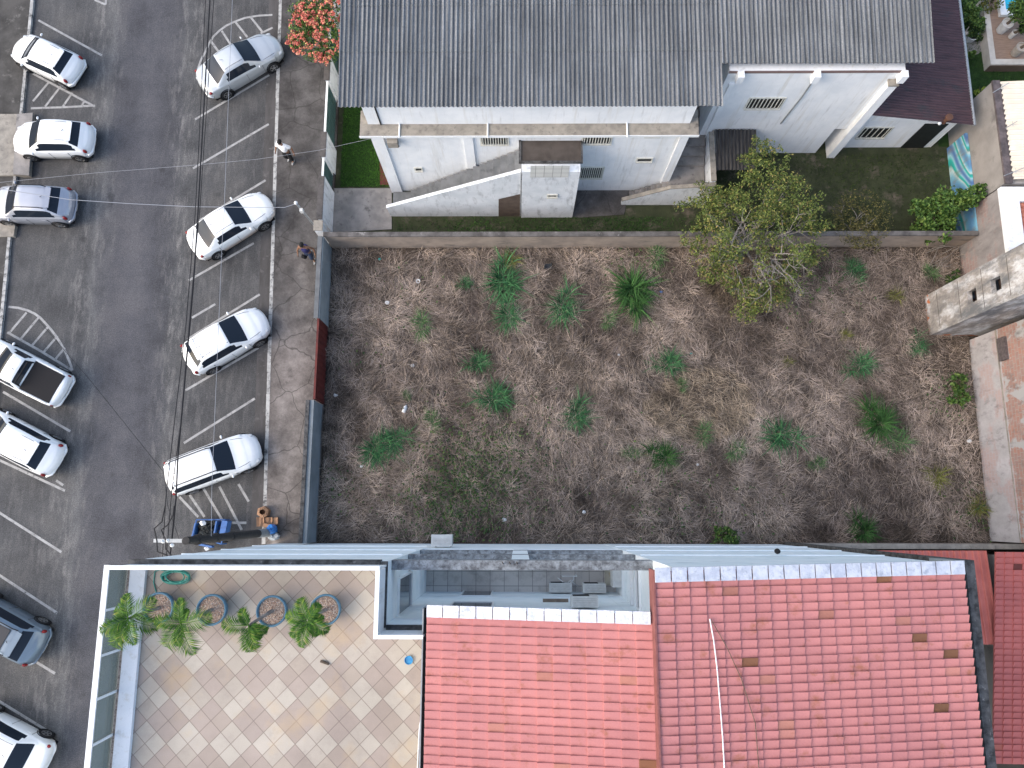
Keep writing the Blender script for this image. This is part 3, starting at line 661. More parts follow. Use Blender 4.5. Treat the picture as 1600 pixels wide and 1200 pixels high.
# wing
WGY, GX0, GX1 = 17.5, 8.45, 15.45
dA, dB = 14.55, 15.05
wg = MB(); wg.box(GX0, dA, WGY, 28, 0, 6.72); wg.box(dA, dB+.02, WGY+.9, 28, 0, 6.718); wg.box(dA, dB+.02, WGY, WGY+.898, 2.25, 6.716); wg.box(dB+.02, GX1, WGY+.001, 27.9, 0, 6.714)
wg.build('wing_wall', m_white, hs)
MB().box(15.08, 15.44, WGY-.28, WGY-.002, 0, 6.05).build('wing_pilaster', m_white, hs); MB().box(15.05, 15.47, WGY-.31, WGY-.002, 6.05, 6.13).build('pilaster_cap', m_ledge, hs)
for px in (1161, 1281, 1418):
    x = WY(px, 105, WGY).x; MB().box(x-.13, x+.13, WGY-.30, WGY-.003, 6.25, 6.71).build('eave_bracket', m_white, hs)
MB().box(GX0, GX1, WGY-.02, WGY-.004, 6.55, 6.70).build('eave_band', mat('brown_eave', (.20, .14, .13)), hs)
window_front(hs, 1173, 153, 1217, 168, WGY, 9)
x = WY(1276, 110, WGY).x; MB().tube([(x+.1, WGY-.05, 6.3), (x+.1, WGY-.05, 4.9), (x-.05, WGY-.05, 2.8)], .03, 6).build('drain_pipe', m_steel, hs)
xl = WY(1133, 150, WGY).x; MB().box(xl-.1, xl+.12, WGY-.12, WGY-.003, 2.2, 5.9).build('wing_pilaster', m_white, hs)
# dark lean-to over the corridor
aw = thing('lean_to_roof', (10, 16.5, 0), 'small black corrugated lean-to roof below the wing window', 'lean-to')
b = MB(); a0 = W(1116, 272, 2.2); a1 = W(1183, 268, 2.2); corrugate(b, 9.04, 10.9, [15.62, 17.44], lambda y: 2.1+.12*(y-15.5), .16, .03)
b.build('roof_sheet', mat('black_sheet', (.06, .058, .058), (.025, .024, .024), 4, .8, stretch=(3, .4, 1), stain=((.2, .2, .2), 3, .66, .76)), aw)
for x in (9.12, 10.8):
    MB().box(x-.05, x+.05, 15.65, 15.75, 0, 2.04).build('post', m_barkd, aw)
# maroon annex
an = thing('annex', (18, 19, 0), 'low white annex under a dark maroon corrugated roof, right of the white house', 'annex')
AX0, AX1, AY = 15.5, 20.45, W(1430, 195, 3).y
m_maroon = mat('maroon_sheet', (.085, .05, .056), (.055, .035, .04), 2, .8, stain=((.045, .045, .05), .9, .55, .68), stretch=(.5, 3, 1), stain2=((.35, .33, .3), 9, .74, .8))
b = MB(); n = int((30-AY)/.13)*4
ya = np.linspace(AY, 30, n+1)
def azf(x): return 3.75-.16*(x-AX0)
for xa, xb, lift in ((AX0, 18.3, .02), (18.2, AX1, 0)):
    i0 = len(b.v)
    for xx in (xa, xb):
        for i in range(n+1): b.v.append((xx, ya[i], azf(xx)+lift+.022*math.sin(math.pi*i/2+.6)))
    for i in range(n): b.f.append((i0+i, i0+i+1, i0+n+2+i, i0+n+1+i))
b.build('roof', m_maroon, an)
MB().box(15.5, AX1-.25, 17.78, 27, 0, 2.75).build('wall', m_white, an)
MB().tube([(AX1+.03, AY, azf(AX1)-.02), (AX1+.03, 30, azf(AX1)-.02)], .07, 8).build('gutter', m_steel, an)
vprism([(15.5, 2.75), (AX1-.25, 2.75), (AX1-.25, azf(AX1)-.08), (15.5, azf(15.5)-.1)], 17.6, 17.74).build('eave_beam', m_white, an)
window_front(an, 1352, 199, 1380, 214, 17.78, 5)
a = WY(1408, 229, 17.78); c = WY(1455, 199, 17.78)
MB().box(a.x, a.x+1.08, 17.74, 17.778, .02, 2.2).build('doorway', m_dark, an)
vt = thing('roof_vent', tuple(W(1476, 190, azf(19.3))), 'small rusty vent stub on the lower edge of the maroon roof', 'vent')
p = Vector(vt.location); MB().lathe(p, [(.0, .42), (.16, .40), (.17, .32), (.09, .30), (.09, -.1)], 12).build('pipe', mat('rust', (.12, .06, .04)), vt)
MB().blob(p+Vector((-.3, -.15, .1)), .08, .07, .06, .1).build('weight', m_litter, vt)
# ------------------------------------------------------------------ right-hand neighbours
def mural():
    t = NT('swirl_painted_wall'); x, y, z = t.xyz()
    cb = t.n('ShaderNodeCombineXYZ'); t.l(t.math('MULTIPLY', y, .55), cb.inputs[0]); t.l(t.math('MULTIPLY', z, 1.0), cb.inputs[1])
    wv = t.n('ShaderNodeTexWave'); wv.inputs['Scale'].default_value = .4; wv.inputs['Distortion'].default_value = 11; wv.inputs['Detail'].default_value = 1.5; wv.inputs['Detail Scale'].default_value = .7
    wv.bands_direction = 'DIAGONAL'; t.l(cb.outputs[0], wv.inputs['Vector'])
    col = t.ramp(wv.outputs['Fac'], [(.0, (.10, .25, .45)), (.22, (.18, .45, .60)), (.42, (.50, .62, .62)), (.55, (.02, .32, .30)), (.72, (.03, .42, .38)), (.86, (.30, .55, .65)), (1, (.08, .18, .40))])
    col = t.mix(t.ramp(t.noise(2.5, 7, (1, 1, .5), .7), [(.48, (0,)*3), (.7, (.75,)*3)]), col, (.20, .19, .17))
    return t.done(col, .8)
mw = thing('painted_wall', (21, 15.5, 0), 'low wall painted with blue and teal swirls beside the yard', 'wall')
MB().box(20.98, 21.1, 12.82, 17.7, 0, 1.5).build('wall_body', mural(), mw)
m_peel = None
def peel(name, plaster, plaster2, brick, split, lean=0):
    """old plaster with patches of bare brick; above 'split' metres mostly brick"""
    t = NT(name); x, y, z = t.xyz()
    pl_ = t.ramp(t.noise(1.3, 7, (1, 1, .6), .7), [(.35, plaster2), (.65, plaster)])
    br = t.n('ShaderNodeTexBrick'); cb = t.n('ShaderNodeCombineXYZ'); t.l(y, cb.inputs[0]); t.l(z, cb.inputs[1]); t.l(cb.outputs[0], br.inputs['Vector'])
    br.inputs['Scale'].default_value = 1; br.inputs['Brick Width'].default_value = .3; br.inputs['Row Height'].default_value = .2; br.inputs['Mortar Size'].default_value = .012
    br.inputs['Color1'].default_value = (*brick, 1); br.inputs['Color2'].default_value = (brick[0]*.8, brick[1]*.85, brick[2]*.9, 1); br.inputs['Mortar'].default_value = (.30, .28, .26, 1)
    pk2 = t.mix(t.ramp(t.noise(2.5, 6), [(.4, (.1,)*3), (.7, (.6,)*3)]), br.outputs['Color'], (.32, .27, .25))
    pk = t.mix(.55, br.outputs['Color'], plaster)
    f1 = t.ramp(t.noise(.55, 7, (1, 1, 1.6), .62, 4), [(.50, (0, 0, 0)), (.56, (1, 1, 1))])
    col = t.mix(f1, pl_, pk)
    f2 = t.ramp(t.math('ADD', z, t.math('MULTIPLY', t.math('SUBTRACT', t.noise(1.2, 6), .5), 1.3)), [(split/10 if False else 0, (0, 0, 0)), (1, (1, 1, 1))])
    zz = t.math('SUBTRACT', t.math('ADD', z, t.math('MULTIPLY', t.math('SUBTRACT', t.noise(.9, 7), .5), .55)), split)
    up = t.ramp(zz, [(0, (0, 0, 0)), (.03, (1, 1, 1))])
    patch = t.ramp(t.noise(.6, 6, (1, 1, .8), .6, 11), [(.47, (0, 0, 0)), (.50, (1, 1, 1))])
    col = t.mix(up, col, t.mix(patch, (.36, .355, .35), pk2))
    col = t.mix(t.ramp(t.noise(1.7, 6, (1, 1, .5), .7, 21), [(.53, (0,)*3), (.74, (.85,)*3)]), col, (.12, .112, .11))
    t.bump(t.noise(9, 5), .4); return t.done(col, .95, .2)
gh = thing('grey_house', (22, 16.5, 0), 'grey rendered house with a cream corrugated roof beside the painted wall', 'house')
m_greyr = mat('warm_grey_render', (.33, .31, .29), (.25, .235, .22), .9, .95, stain=((.14, .135, .13), .9, .58, .75), grain=.1)
MB().box(21.12, 27, 14.22, 19.05, 0, 3.45).build('wall', m_greyr, gh)
MB().box(21.1, 21.42, 14.2, 19.08, 3.452, 3.56).build('parapet_cap', mat('purple_grey_cap', (.14, .115, .115), (.07, .06, .06), 3, .95, stain=((.3, .29, .28), 3, .62, .72)), gh)
b = MB(); n = 40; ya = np.linspace(14.3, 19.0, n*4+1); i0 = 0
m_cream = mat('cream_sheet', (.78, .70, .58), (.70, .62, .50), 1.5, .6, stain=((.5, .42, .33), 3, .62, .8, (1, 4, 1)))
ya = np.linspace(14.35, 19.0, 19*6+1)
for xx, zz in ((21.43, 3.58), (24, 3.75), (27.5, 4.0)):
    for i, yy in enumerate(ya): b.v.append((xx, yy, zz+.055*math.sin(2*math.pi*i/6)))
m_ = len(ya)
for k in range(2):
    for i in range(m_-1): b.f.append((k*m_+i, k*m_+i+1, (k+1)*m_+i+1, (k+1)*m_+i))
b.build('roof', m_cream, gh)
for (px, py, ex, ey, lab) in ((1551, 145, 1577, 129, 'thin grey aerial rod at the far end of the cream roof'), (1571, 200, 1590, 189, 'thin grey aerial rod beside the middle of the cream roof'), (1568, 275, 1600, 262, 'thin grey aerial rod at the near end of the cream roof')):
    a = W(px, py, 3.57); c = W(ex, ey, 3.9); rod = MB().tube([a, c], .016, 5).tube([a+(c-a)*.6+Vector((0, -.12, 0)), a+(c-a)*.6+Vector((0, .12, 0))], .01, 4).build('aerial_rod', m_steel)
    tag(rod, lab, 'aerial', 'aerial rods on the cream roof')
bh = thing('brick_house', (22, 12.4, 0), 'house with a white parapet round a terracotta roof, its side wall of stained pinkish brick', 'house')
m_pinkbrick = peel('pink_stained_wall', (.30, .28, .27), (.20, .185, .18), (.30, .14, .11), 6)
MB().box(21.04, 28, 10.7, 14.1, 0, 3.1).build('wall', m_pinkbrick, bh)
pp = MB(); pp.box(21.02, 21.75, 10.7, 14.12, 3.102, 3.34); pp.box(21.752, 28, 13.45, 14.12, 3.102, 3.335); pp.build('parapet', m_white, bh)
m_terra = mat('terracotta_tile', (.52, .20, .13), (.40, .14, .09), 5, .85, stain=((.15, .07, .05), 4, .62, .75), grain=.15)
b = MB(); ya = np.linspace(10.7, 13.44, 12*6+1); m_ = len(ya)
for xx, zz in ((21.76, 3.18), (28, 3.6)):
    for i, yy in enumerate(ya): b.v.append((xx, yy, zz+.06*abs(math.sin(math.pi*i/6))))
for i in range(m_-1): b.f.append((i, i+1, m_+i+1, m_+i))
b.build('roof', m_terra, bh)
# tall raw concrete tower sticking into the lot
T0 = W(1450, 525); T1 = W(1455, 465)
tw2 = thing('concrete_tower', (T0.x+1, T0.y+.9, 0), 'tall weathered concrete tower with two square holes rising at the right edge of the lot', 'tower')
def towermat():
    t = NT('tower_concrete'); x, y, z = t.xyz()
    base = t.ramp(t.noise(1.1, 8, (1, 1, .6), .72), [(.36, (.17, .162, .155)), (.48, (.31, .285, .26)), (.58, (.55, .55, .55))])
    st_ = t.ramp(t.noise(1.5, 7, (1, 1, .35), .7, 6), [(.42, (0,)*3), (.60, (.95,)*3)])
    upz = t.ramp(t.math('DIVIDE', z, 7.0), [(.10, (.30,)*3), (.4, (1,)*3)])
    base = t.mix(t.mix(1.0, st_, upz, 'MULTIPLY'), base, (.13, .135, .14))
    lo = t.ramp(t.math('ADD', z, t.math('MULTIPLY', t.noise(2, 4), 1.6)), [(.0, (1,)*3), (.95, (1,)*3), (1.0, (0,)*3)])
    sc = t.ramp(t.noise(1.4, 5, (1, 1, 1), .6, 15), [(.44, (0,)*3), (.52, (1,)*3)])
    base = t.mix(t.mix(1.0, lo, sc, 'MULTIPLY'), base, (.42, .14, .06))
    t.bump(t.noise(10, 5), .5); return t.done(base, .95, .2)
m_tower = towermat()
def hole(px, py): p = WX(px, py, T0.x); return p.y, p.z
X0, Y0, Y1 = T0.x, T0.y, T1.y+.05; XH = 21.6
h1, h2 = hole(1519, 464), hole(1556, 443); hw = .27
tb = MB(); ys_ = [(Y0, Y1)]
zs = [0, h1[1]-.3, h1[1]+.3, h2[1]-.3, h2[1]+.3, 9.5]
yc = (h1[0]+h2[0])/2
for i in range(5):
    if i in (1, 3):
        tb.box(X0, X0+.2, Y0, yc-hw, zs[i], zs[i+1]); tb.box(X0, X0+.2, yc+hw, Y1, zs[i], zs[i+1])
    else: tb.box(X0, X0+.2, Y0, Y1, zs[i], zs[i+1])
tb.box(X0+.2, XH, Y0, Y0+.18, 0, 9.498); tb.box(X0+.2, XH, Y1-.18, Y1, 0, 9.498)
tb.build('shaft', m_tower, tw2)
for h in (h1, h2): MB().box(X0+.45, X0+.5, yc-hw-.1, yc+hw+.1, h[1]-.5, h[1]+.5).build('hole_lining', mat('dark_brick_lining', (.07, .045, .038), (.03, .022, .02), 6), tw2)
for zz in (1.0, 2.6, 4.2, 5.8): MB().box(X0-.006, X0+.02, Y0+.15, Y1-.1, zz, zz+.025).build('form_joint', m_concdark, tw2)
ph = thing('plastered_house', (22, 3.5, 0), 'long house side wall with pinkish peeling plaster and bare orange brick above', 'house')
m_peelw = peel('peeling_plaster', (.46, .44, .45), (.33, .32, .32), (.36, .19, .145), 2.05)
MB().prism([(20.93, -1.1), (27, -1.1), (27, 8.05), (20.98, 8.05)], 0, 5).build('wall', m_peelw, ph)
MB().box(20.91, 20.975, -1.1, 8.03, 1.97, 2.0).build('plaster_edge', m_ledge, ph)
gr_ = MB(); a = WX(1562, 515, 20.9); gr_.box(20.86, 20.97, 6.6, 7.6, 2.1, 2.6); gr_.build('vent_grille', mat('grille_grey', (.12, .10, .10), (.07, .06, .06), 9), ph)
# lower right neighbour: boundary wall, ribbed roof, tiled roof, yard
bw = thing('boundary_wall', (16.5, -1.25, 0), 'low grey and reddish boundary wall beside the red roofs at the lower right', 'wall')
MB().box(12.0, 22, -1.34, -1.18, 0, 1.75).build('wall_body', m_tan, bw); MB().box(12.0, 22, -1.37, -1.15, 1.75, 1.82).build('coping', m_ledge, bw)
m_redsheet = mat('red_sheet', (.55, .17, .135), (.44, .13, .105), 1.2, .7, stain=((.16, .05, .045), 2, .60, .75, (3, .5, 1)), grain=.1)
rr = thing('ribbed_roof_shed', (16, -3.3, 0), 'shed with a red ribbed metal roof squeezed between the apartment block and the tiled house', 'shed')
RXa, RXb = 12.0, 19.45
b = MB(); n = int((RXb-RXa)/.25)
for i in range(n):
    x0 = RXa+(RXb-RXa)*i/n; x1 = RXa+(RXb-RXa)*(i+1)/n; xm = x0+(x1-x0)*.62; xe = x0+(x1-x0)*.72; xf = x1-(x1-x0)*.1
    prof = ((x0, 0), (xm, 0), (xe, .07), (xf, .07), (x1, 0))
    for k in range(4):
        (xa, za), (xb, zb) = prof[k], prof[k+1]; b.quad((xa, -5.1, 2.25+za), (xb, -5.1, 2.25+zb), (xb, -1.42, 2.0+zb), (xa, -1.42, 2.0+za))
b.build('roof', m_redsheet, rr); MB().box(12.1, 19.3, -5.0, -1.5, 0, 1.95).build('wall', m_greyr, rr)
tr = thing('tiled_house', (22, -5, 0), 'low house with a dark red tiled roof at the lower right corner', 'house')
def tile_roof(root, A, B, C, D, nu, nv, m, up=.05, name='roof', holes=None, skip=0):
    """A,B north edge (west,east); D,C south edge; courses run along u, tiles overlap towards the lower u end"""
    A, B, C, D = map(Vector, (A, B, C, D)); b = MB(); low = 1 if A.z > B.z else -1
    def pt(u, v): return (A*(1-u)+B*u)*(1-v)+(D*(1-u)+C*u)*v
    for i in range(nu):
        for j in range(nv):
            u0, u1, v0, v1 = i/nu, (i+1)/nu, j/nv, (j+1)/nv
            ov = .06/nu
            if low > 0: u1 += ov
            else: u0 -= ov
            j_ = lambda: random.uniform(-.006, .006)
            e0, e1 = (.018, .080) if low > 0 else (.080, .018)   # rise of the west / east end
            a, bb, c, d = pt(u0, v0), pt(u1, v0), pt(u1, v1), pt(u0, v1); z = Vector((0, 0, 1))
            sh = random.uniform(-.008, .008); a2, b2 = a+z*(e0+.012+sh), bb+z*(e1+.012+sh); c2, d2 = c+z*(.004+e1*.25+j_()*.6), d+z*(.004+e0*.25+j_()*.6)
            k = len(b.v); NU, NV = 4, 2
            for jj in range(NV+1):
                for ii in range(NU+1):
                    fu, fv = ii/NU, jj/NV; b.v.append(tuple((a2*(1-fu)+b2*fu)*(1-fv)+(d2*(1-fu)+c2*fu)*fv))
            for jj in range(NV):
                for ii in range(NU): q = k+jj*(NU+1)+ii; b.f.append((q, q+1, q+NU+2, q+NU+1))
            m4 = len(b.v); b.v += [tuple(p) for p in (a-z*.03, bb-z*.03, c-z*.03, d-z*.03)]; tl, tr_, br_, bl_ = k, k+NU, k+NV*(NU+1)+NU, k+NV*(NU+1)
            b.f += [tuple([tl, m4, m4+1]+list(range(tr_, tl, -1))), tuple([tr_, m4+1, m4+2, br_]+[k+jj*(NU+1)+NU for jj in range(NV-1, 0, -1)]), tuple([bl_]+list(range(bl_+1, br_+1))+[m4+2, m4+3]), tuple([tl]+[k+jj*(NU+1) for jj in range(1, NV)]+[bl_, m4+3, m4])]
    return b.build(name, m, root)
def tilemat(name, base, weathered, p=.05, dirt=.585):
    t = NT(name); ge = t.n('ShaderNodeNewGeometry'); r = ge.outputs['Random Per Island']
    col = t.ramp(r, [(0, tuple(v*.93 for v in base)), (1-p*1.6, tuple(v*1.04 for v in base)), (1-p*1.5, (base[0]*.92, base[1]*1.0, base[2]*.8)), (1-p, tuple(.5*(a+b) for a, b in zip(base, weathered))), (1-p*.55, weathered), (1, (weathered[0]*.55, weathered[1]*.6, weathered[2]*.6))])
    blot = t.ramp(t.noise(1.6, 7, (1, 1, 1), .7, 3), [(dirt-.025, (0,)*3), (dirt+.10, (.8,)*3)])
    col = t.mix(blot, col, (.30, .12, .07))
    col = t.mix(1.0, col, t.ramp(t.noise(.55, 4, (1, 1, 1), .6, 8), [(.35, (.90, .88, .90)), (.65, (1.06, 1.03, 1.0))]), 'MULTIPLY')
    g = t.ramp(t.noise(40, 3, (1, 1, 1), .8, 7), [(.3, (.9,)*3), (.7, (1.05,)*3)]); col = t.mix(1.0, col, g, 'MULTIPLY')
    return t.done(col, .8, .25)
m_tile = tilemat('pink_painted_tile', (.455, .192, .184), (.24, .11, .06), .022)
m_tile2 = tilemat('dark_red_tile', (.48, .145, .125), (.2, .06, .05), .02, .7)
tile_roof(tr, (19.55, -1.45, 2.45), (24.5, -1.45, 2.7), (23.6, -9.5, 2.7), (18.5, -9.5, 2.45), 14, 34, m_tile2)
MB().box(19.9, 24, -9.3, -1.6, 0, 2.38).build('wall', m_greyr, tr)
sy = struct(MB().box(11.9, 19.88, -14, -5.0, -.01, .02).build('yard_floor', mat('pale_green_floor', (.34, .36, .30), (.28, .30, .26), 1, .9, stain=((.18, .18, .16), 1.5, .6, .75))))
bn = thing('louvred_screen', (19.0, -6.6, 0), 'pale louvred metal screen standing in the narrow yard at the lower right', 'screen')
lv = MB()
for i in range(9): lv.obox((18.75, -6.6, .3+i*.16), (0, 1, 0), (1, 0, .5), (-.5, 0, 1), .55, .05, .012)
lv.build('louvres', m_steel, bn); MB().box(18.7, 18.8, -7.2, -7.15, 0, 1.75).build('post', m_steel, bn); MB().box(18.7, 18.8, -6.05, -6.0, 0, 1.75).build('post', m_steel, bn)
# ------------------------------------------------------------------ garden with pool deck, top right
gl = struct(MB().box(20.6, 60, 17.8, 60, .005, .022).build('garden_lawn', m_lawn))
lawn('garden_grass', 8000, 20.7, 27, 19.2, 27, (.012, .04, .008), (.045, .11, .02), .022)
DZ = .55; C0 = W(1548, 101, DZ)
dk_ = thing('pool_deck', (C0.x+2, C0.y+2, 0), 'raised wooden pool deck with a pale stone edge at the top right', 'deck')
e = W(1535, 0, DZ); dx = (e.x-C0.x)/(e.y-C0.y)
far = 40
MB().prism([(C0.x+.3, C0.y+.3), (45, C0.y+.3), (45, far), (C0.x+.3+dx*(far-C0.y), far)], .02, DZ-.03).build('planks', m_wood, dk_)
kb = MB(); kb.prism([(C0.x, C0.y), (45, C0.y), (45, C0.y+.30), (C0.x, C0.y+.30)], .02, DZ+.01); kb.prism([(C0.x, C0.y+.302), (C0.x+.28, C0.y+.302), (C0.x+.28+dx*(far-C0.y), far), (C0.x+dx*(far-C0.y), far)], .02, DZ+.008)
kb.build('stone_edge', mat('pale_stone', (.60, .56, .50), (.48, .45, .40), 2, .9, grain=.1), dk_)
sk = MB(); sk.box(C0.x+.01, 45, C0.y-.03, C0.y-.004, 0, DZ-.06); sk.build('skirt', mat('brown_skirt', (.16, .11, .085)), dk_)
pc = W(1571, 16, DZ+.1); pool = thing('swimming_pool', tuple(pc), 'corner of a turquoise swimming pool at the top right edge', 'pool')
MB().box(pc.x, 46, pc.y, 40, DZ-.02, DZ+.10).build('water', m_water, pool); rm = MB(); rm.box(pc.x-.3, 46, pc.y-.3, pc.y-.002, DZ-.02, DZ+.16); rm.box(pc.x-.3, pc.x-.002, pc.y, 40, DZ-.02, DZ+.155); rm.build('rim', m_whitemetal, pool)
m_leafd = leafmat('dark_leaf', [(0, (.015, .035, .012)), (.6, (.035, .075, .018)), (1, (.09, .14, .03))])
m_leafm = leafmat('mid_leaf', [(0, (.022, .055, .013)), (.6, (.06, .125, .024)), (1, (.15, .22, .05))])
m_leafy = leafmat('olive_leaf', [(0, (.045, .06, .015)), (.5, (.09, .115, .025)), (1, (.20, .19, .05))])
def ball_pts(c, r, n, flat=1.0, shell=.5):
    v = rng.normal(size=(n, 3)); v /= np.linalg.norm(v, axis=1)[:, None]; rad = rng.uniform(shell, 1, n)**.7
    v *= (rad*r)[:, None]; v[:, 2] *= flat; return v+np.array(c)
def shrub(name, px, py, h, blobs, m, lab, cat, size, base=None, stems=6, group=None):
    """blobs: (px, py, z, radius, leaves)"""
    b0 = W(*(base or (px, py)), 0); r = thing(name, tuple(b0), lab, cat, group); tk = MB(); P_ = []
    for (bx, by, bz, rad, n) in blobs:
        c = W(bx, by, bz); nc = max(5, n//26)
        for q in ball_pts(c, rad*1.05, nc, .8, .3): P_.append(ball_pts(q, random.uniform(.12, .26)*min(1, rad+.3), max(6, int(n/nc*random.uniform(.5, 1.5))), .7, .1))
        tk.tube([b0+Vector((random.uniform(-.08, .08), random.uniform(-.08, .08), 0)), b0.lerp(c, .5)+Vector((0, 0, bz*.2)), c], [.05, .035, .012], 5)
        for k in range(stems):
            q = Vector(ball_pts(c, rad*.9, 1)[0]); tk.tube([b0.lerp(c, .6), c.lerp(q, .4), q], [.02, .014, .006], 4)
    tk.build('trunk', m_barkd, r); leaves('crown', np.concatenate(P_), size, m, r); return r
def planter(px, py, z, r, h, m, lab, plant, mleaf, spread, n, lean=(0, 0)):
    c = W(px, py, z); t = thing('potted_plant', tuple(c), lab, 'potted plant', 'potted plants on the pool deck')
    MB().lathe(c, [(r*.75, 0), (r, h), (r*.86, h), (r*.8, h-.08), (0, h-.08)], 20).build('pot', m, t)
    top = c+Vector((lean[0], lean[1], h+plant)); MB().tube([c+Vector((0, 0, h-.1)), c.lerp(top, .5)+Vector((0, 0, .1)), top], [.07, .06, .04], 7).build('trunk', m_barkd, t)
    leaves('crown', ball_pts(top, spread, n, .7, .2), .22, mleaf, t, aspect=.3)
m_pot = mat('stone_pot', (.42, .38, .33), (.33, .30, .26), 5); m_potw = mat('white_pot', (.62, .62, .60), (.52, .52, .5), 5)
planter(1585, 84, DZ, .26, .55, m_pot, 'round stone planter nearest to the deck corner', 1.5, m_leafm, .5, 500, (.9, .3))
planter(1563, 48, DZ, .28, .6, m_potw, 'tall pale planter with a bushy palm on the deck', .8, m_leafm, .75, 1300, (.25, .15))
planter(1578, 58, DZ, .14, .4, m_potw, 'small white planter between the two bigger planters', .3, m_leafd, .35, 300, (.3, 0))
shrub('garden_bush', 1507, 18, 1, [(1507, 10, 1.2, .9, 1500), (1517, 30, .9, .6, 700), (1498, -8, 1.3, .9, 1200)], m_leafm, 'loose green garden bush beyond the maroon roof at the top', 'bush', .14)
shrub('garden_bush', 1524, 40, .6, [(1524, 40, .5, .5, 500), (1528, 55, .35, .35, 300)], m_leafd, 'dark small garden bush beside the round pot on the path', 'bush', .12)
shrub('garden_bush', 1550, 3, .6, [(1548, 3, 1.0, .5, 600)], m_leafy, 'yellowish bush growing beside the pool rim', 'bush', .12)
shrub('agave_clump', 1517, 88, .3, [(1517, 88, .2, .32, 160)], m_leafm, 'light green leafy clump in the lawn under the deck corner', 'plant', .2)
shrub('agave_clump', 1530, 143, .3, [(1530, 143, .25, .3, 130)], mat('yellow_leaf', (.25, .30, .05), (.15, .24, .03)), 'yellow-green leafy clump near the end of the cream roof', 'plant', .2)
pt_ = thing('garden_pot', tuple(W(1513, 62)), 'dark round pot with a pale rim on the garden path', 'pot')
MB().lathe(W(1513, 62), [(.22, 0), (.30, .4), (.26, .4), (.24, .3), (0, .3)], 20).build('pot', m_potw, pt_); MB().lathe(W(1513, 62), [(.235, .33), (0, .34)], 20).build('soil', m_dark, pt_)
leaves('plant', ball_pts(W(1518, 50, .6), .25, 160), .12, m_leafd, pt_)
struct(MB().lathe(W(1514, 66, .03), [(.75, 0), (0, .002)], 24).build('garden_path', m_conc))
st_ = thing('garden_figure', tuple(W(1510, 52)), 'small pale garden ornament beside the round garden pot', 'ornament')
MB().tube([W(1510, 52, 0), W(1510, 52, .35), W(1510, 52, .5), W(1510, 52, .62)], [.12, .09, .13, .07], 10).build('figure', m_pot, st_); MB().tube([W(1503, 58, .6), W(1514, 42, .7)], .025, 6).build('arm', m_pot, st_)
# ------------------------------------------------------------------ trees
def grow(tk, tips, p, d, L, r, depth, bend=.35, up=.1, split=3):
    pts = [p]; n = 3
    for k in range(n):
        d = (d+Vector((random.gauss(0, bend*.5), random.gauss(0, bend*.5), random.gauss(up, bend*.3)))).normalized(); pts.append(pts[-1]+d*L/n)
    tk.tube(pts, [r*(1-.45*i/n) for i in range(n+1)], 6 if depth > 1 else 4)
    tips.append((pts[-1], d, depth)); tips.append((pts[2], d, depth))
    if depth > 0:
        for k in range(split):
            dd = (d+Vector((random.gauss(0, .75), random.gauss(0, .75), random.gauss(.0, .35)))).normalized()
            grow(tk, tips, pts[random.choice((2, 3))], dd, L*random.uniform(.55, .8), r*.55, depth-1, bend, up, split)
base = W(1148, 402); bt = thing('bare_branched_tree', tuple(base), 'big spreading tree with pale bare branches and yellow-green leaves leaning over the back wall', 'tree')
tk = MB(); tips = []
random.seed(11)
top = base+Vector((.1, .1, 1.3)); tk.tube([base, base+Vector((.05, .0, .7)), top], [.17, .14, .12], 8)
for k in range(11):
    a = 2*math.pi*k/11+random.uniform(-.2, .2); dn = Vector((math.cos(a)*1.0, math.sin(a)*1.12, random.uniform(.6, 1.2))).normalized()
    grow(tk, tips, top, dn, random.uniform(1.35, 1.8), .075, 3, .4, .02, 3)
tk.build('trunk', m_bark, bt)
cc = W(1180, 360, 3.2); P_ = []
def in_crown(t):
    q = (t.x-cc.x)/3.5, (t.y-cc.y)/4.1; return q[0]**2+q[1]**2 < 1
for t, d, dep in tips:
    if dep > 1 or not in_crown(t): continue
    north = (t.y-cc.y)/4.0; pr = .5+.62*north+(.25 if north < -.55 else 0)+.2*math.sin(t.x*2.1+t.y*1.3)
    if random.random() < max(.07, pr): P_.append(ball_pts(t, random.uniform(.16, .38), random.randint(13, 28), .7, .1))
bcx = [W(1195, 243, 4.0), W(1180, 268, 3.9), W(1145, 310, 3.6), W(1225, 290, 3.8), W(1255, 320, 3.4), W(1110, 335, 3.0), W(1195, 320, 3.9), W(1190, 465, 1.6), W(1235, 420, 2.0), W(1165, 485, 1.2), W(1270, 400, 1.8), W(1110, 425, 2.0), W(1150, 440, 2.0), W(1215, 455, 1.6), W(1275, 355, 2.8), W(1088, 370, 2.4), W(1135, 395, 2.6), W(1200, 385, 3.2)]
for i, c in enumerate(bcx):
    for k in range(38 if i < 7 else 26):
        v = ball_pts(c, .95 if i < 7 else .7, 1, .6, .2)[0]; P_.append(ball_pts(v, random.uniform(.14, .32), random.randint(13, 28), .7, .1))
leaves('crown', np.concatenate(P_), .115, leafmat('sparse_leaf', [(0, (.04, .062, .016)), (.45, (.095, .135, .03)), (.8, (.165, .20, .045)), (1, (.26, .20, .07))]), bt, aspect=.5)
random.seed(5)
ol = W(1325, 365); ot = thing('olive_tree', tuple(ol), 'small rounded olive-brown tree behind the back wall, right of the big tree', 'tree')
tk = MB(); tips = []
for k in range(8):
    a = 2*math.pi*k/8; grow(tk, tips, ol+Vector((0, 0, .25)), Vector((math.cos(a)*.8, math.sin(a)*.8, 1)).normalized(), .8, .035, 2, .35, .05, 3)
tk.tube([ol, ol+Vector((0, 0, .3))], [.09, .07], 7); tk.build('trunk', m_bark, ot)
P_ = [ball_pts(t, .2, 16, .8, .1) for t, d, dep in tips if dep == 0 and (Vector((t.x, t.y, 0))-ol).length < 1.6]
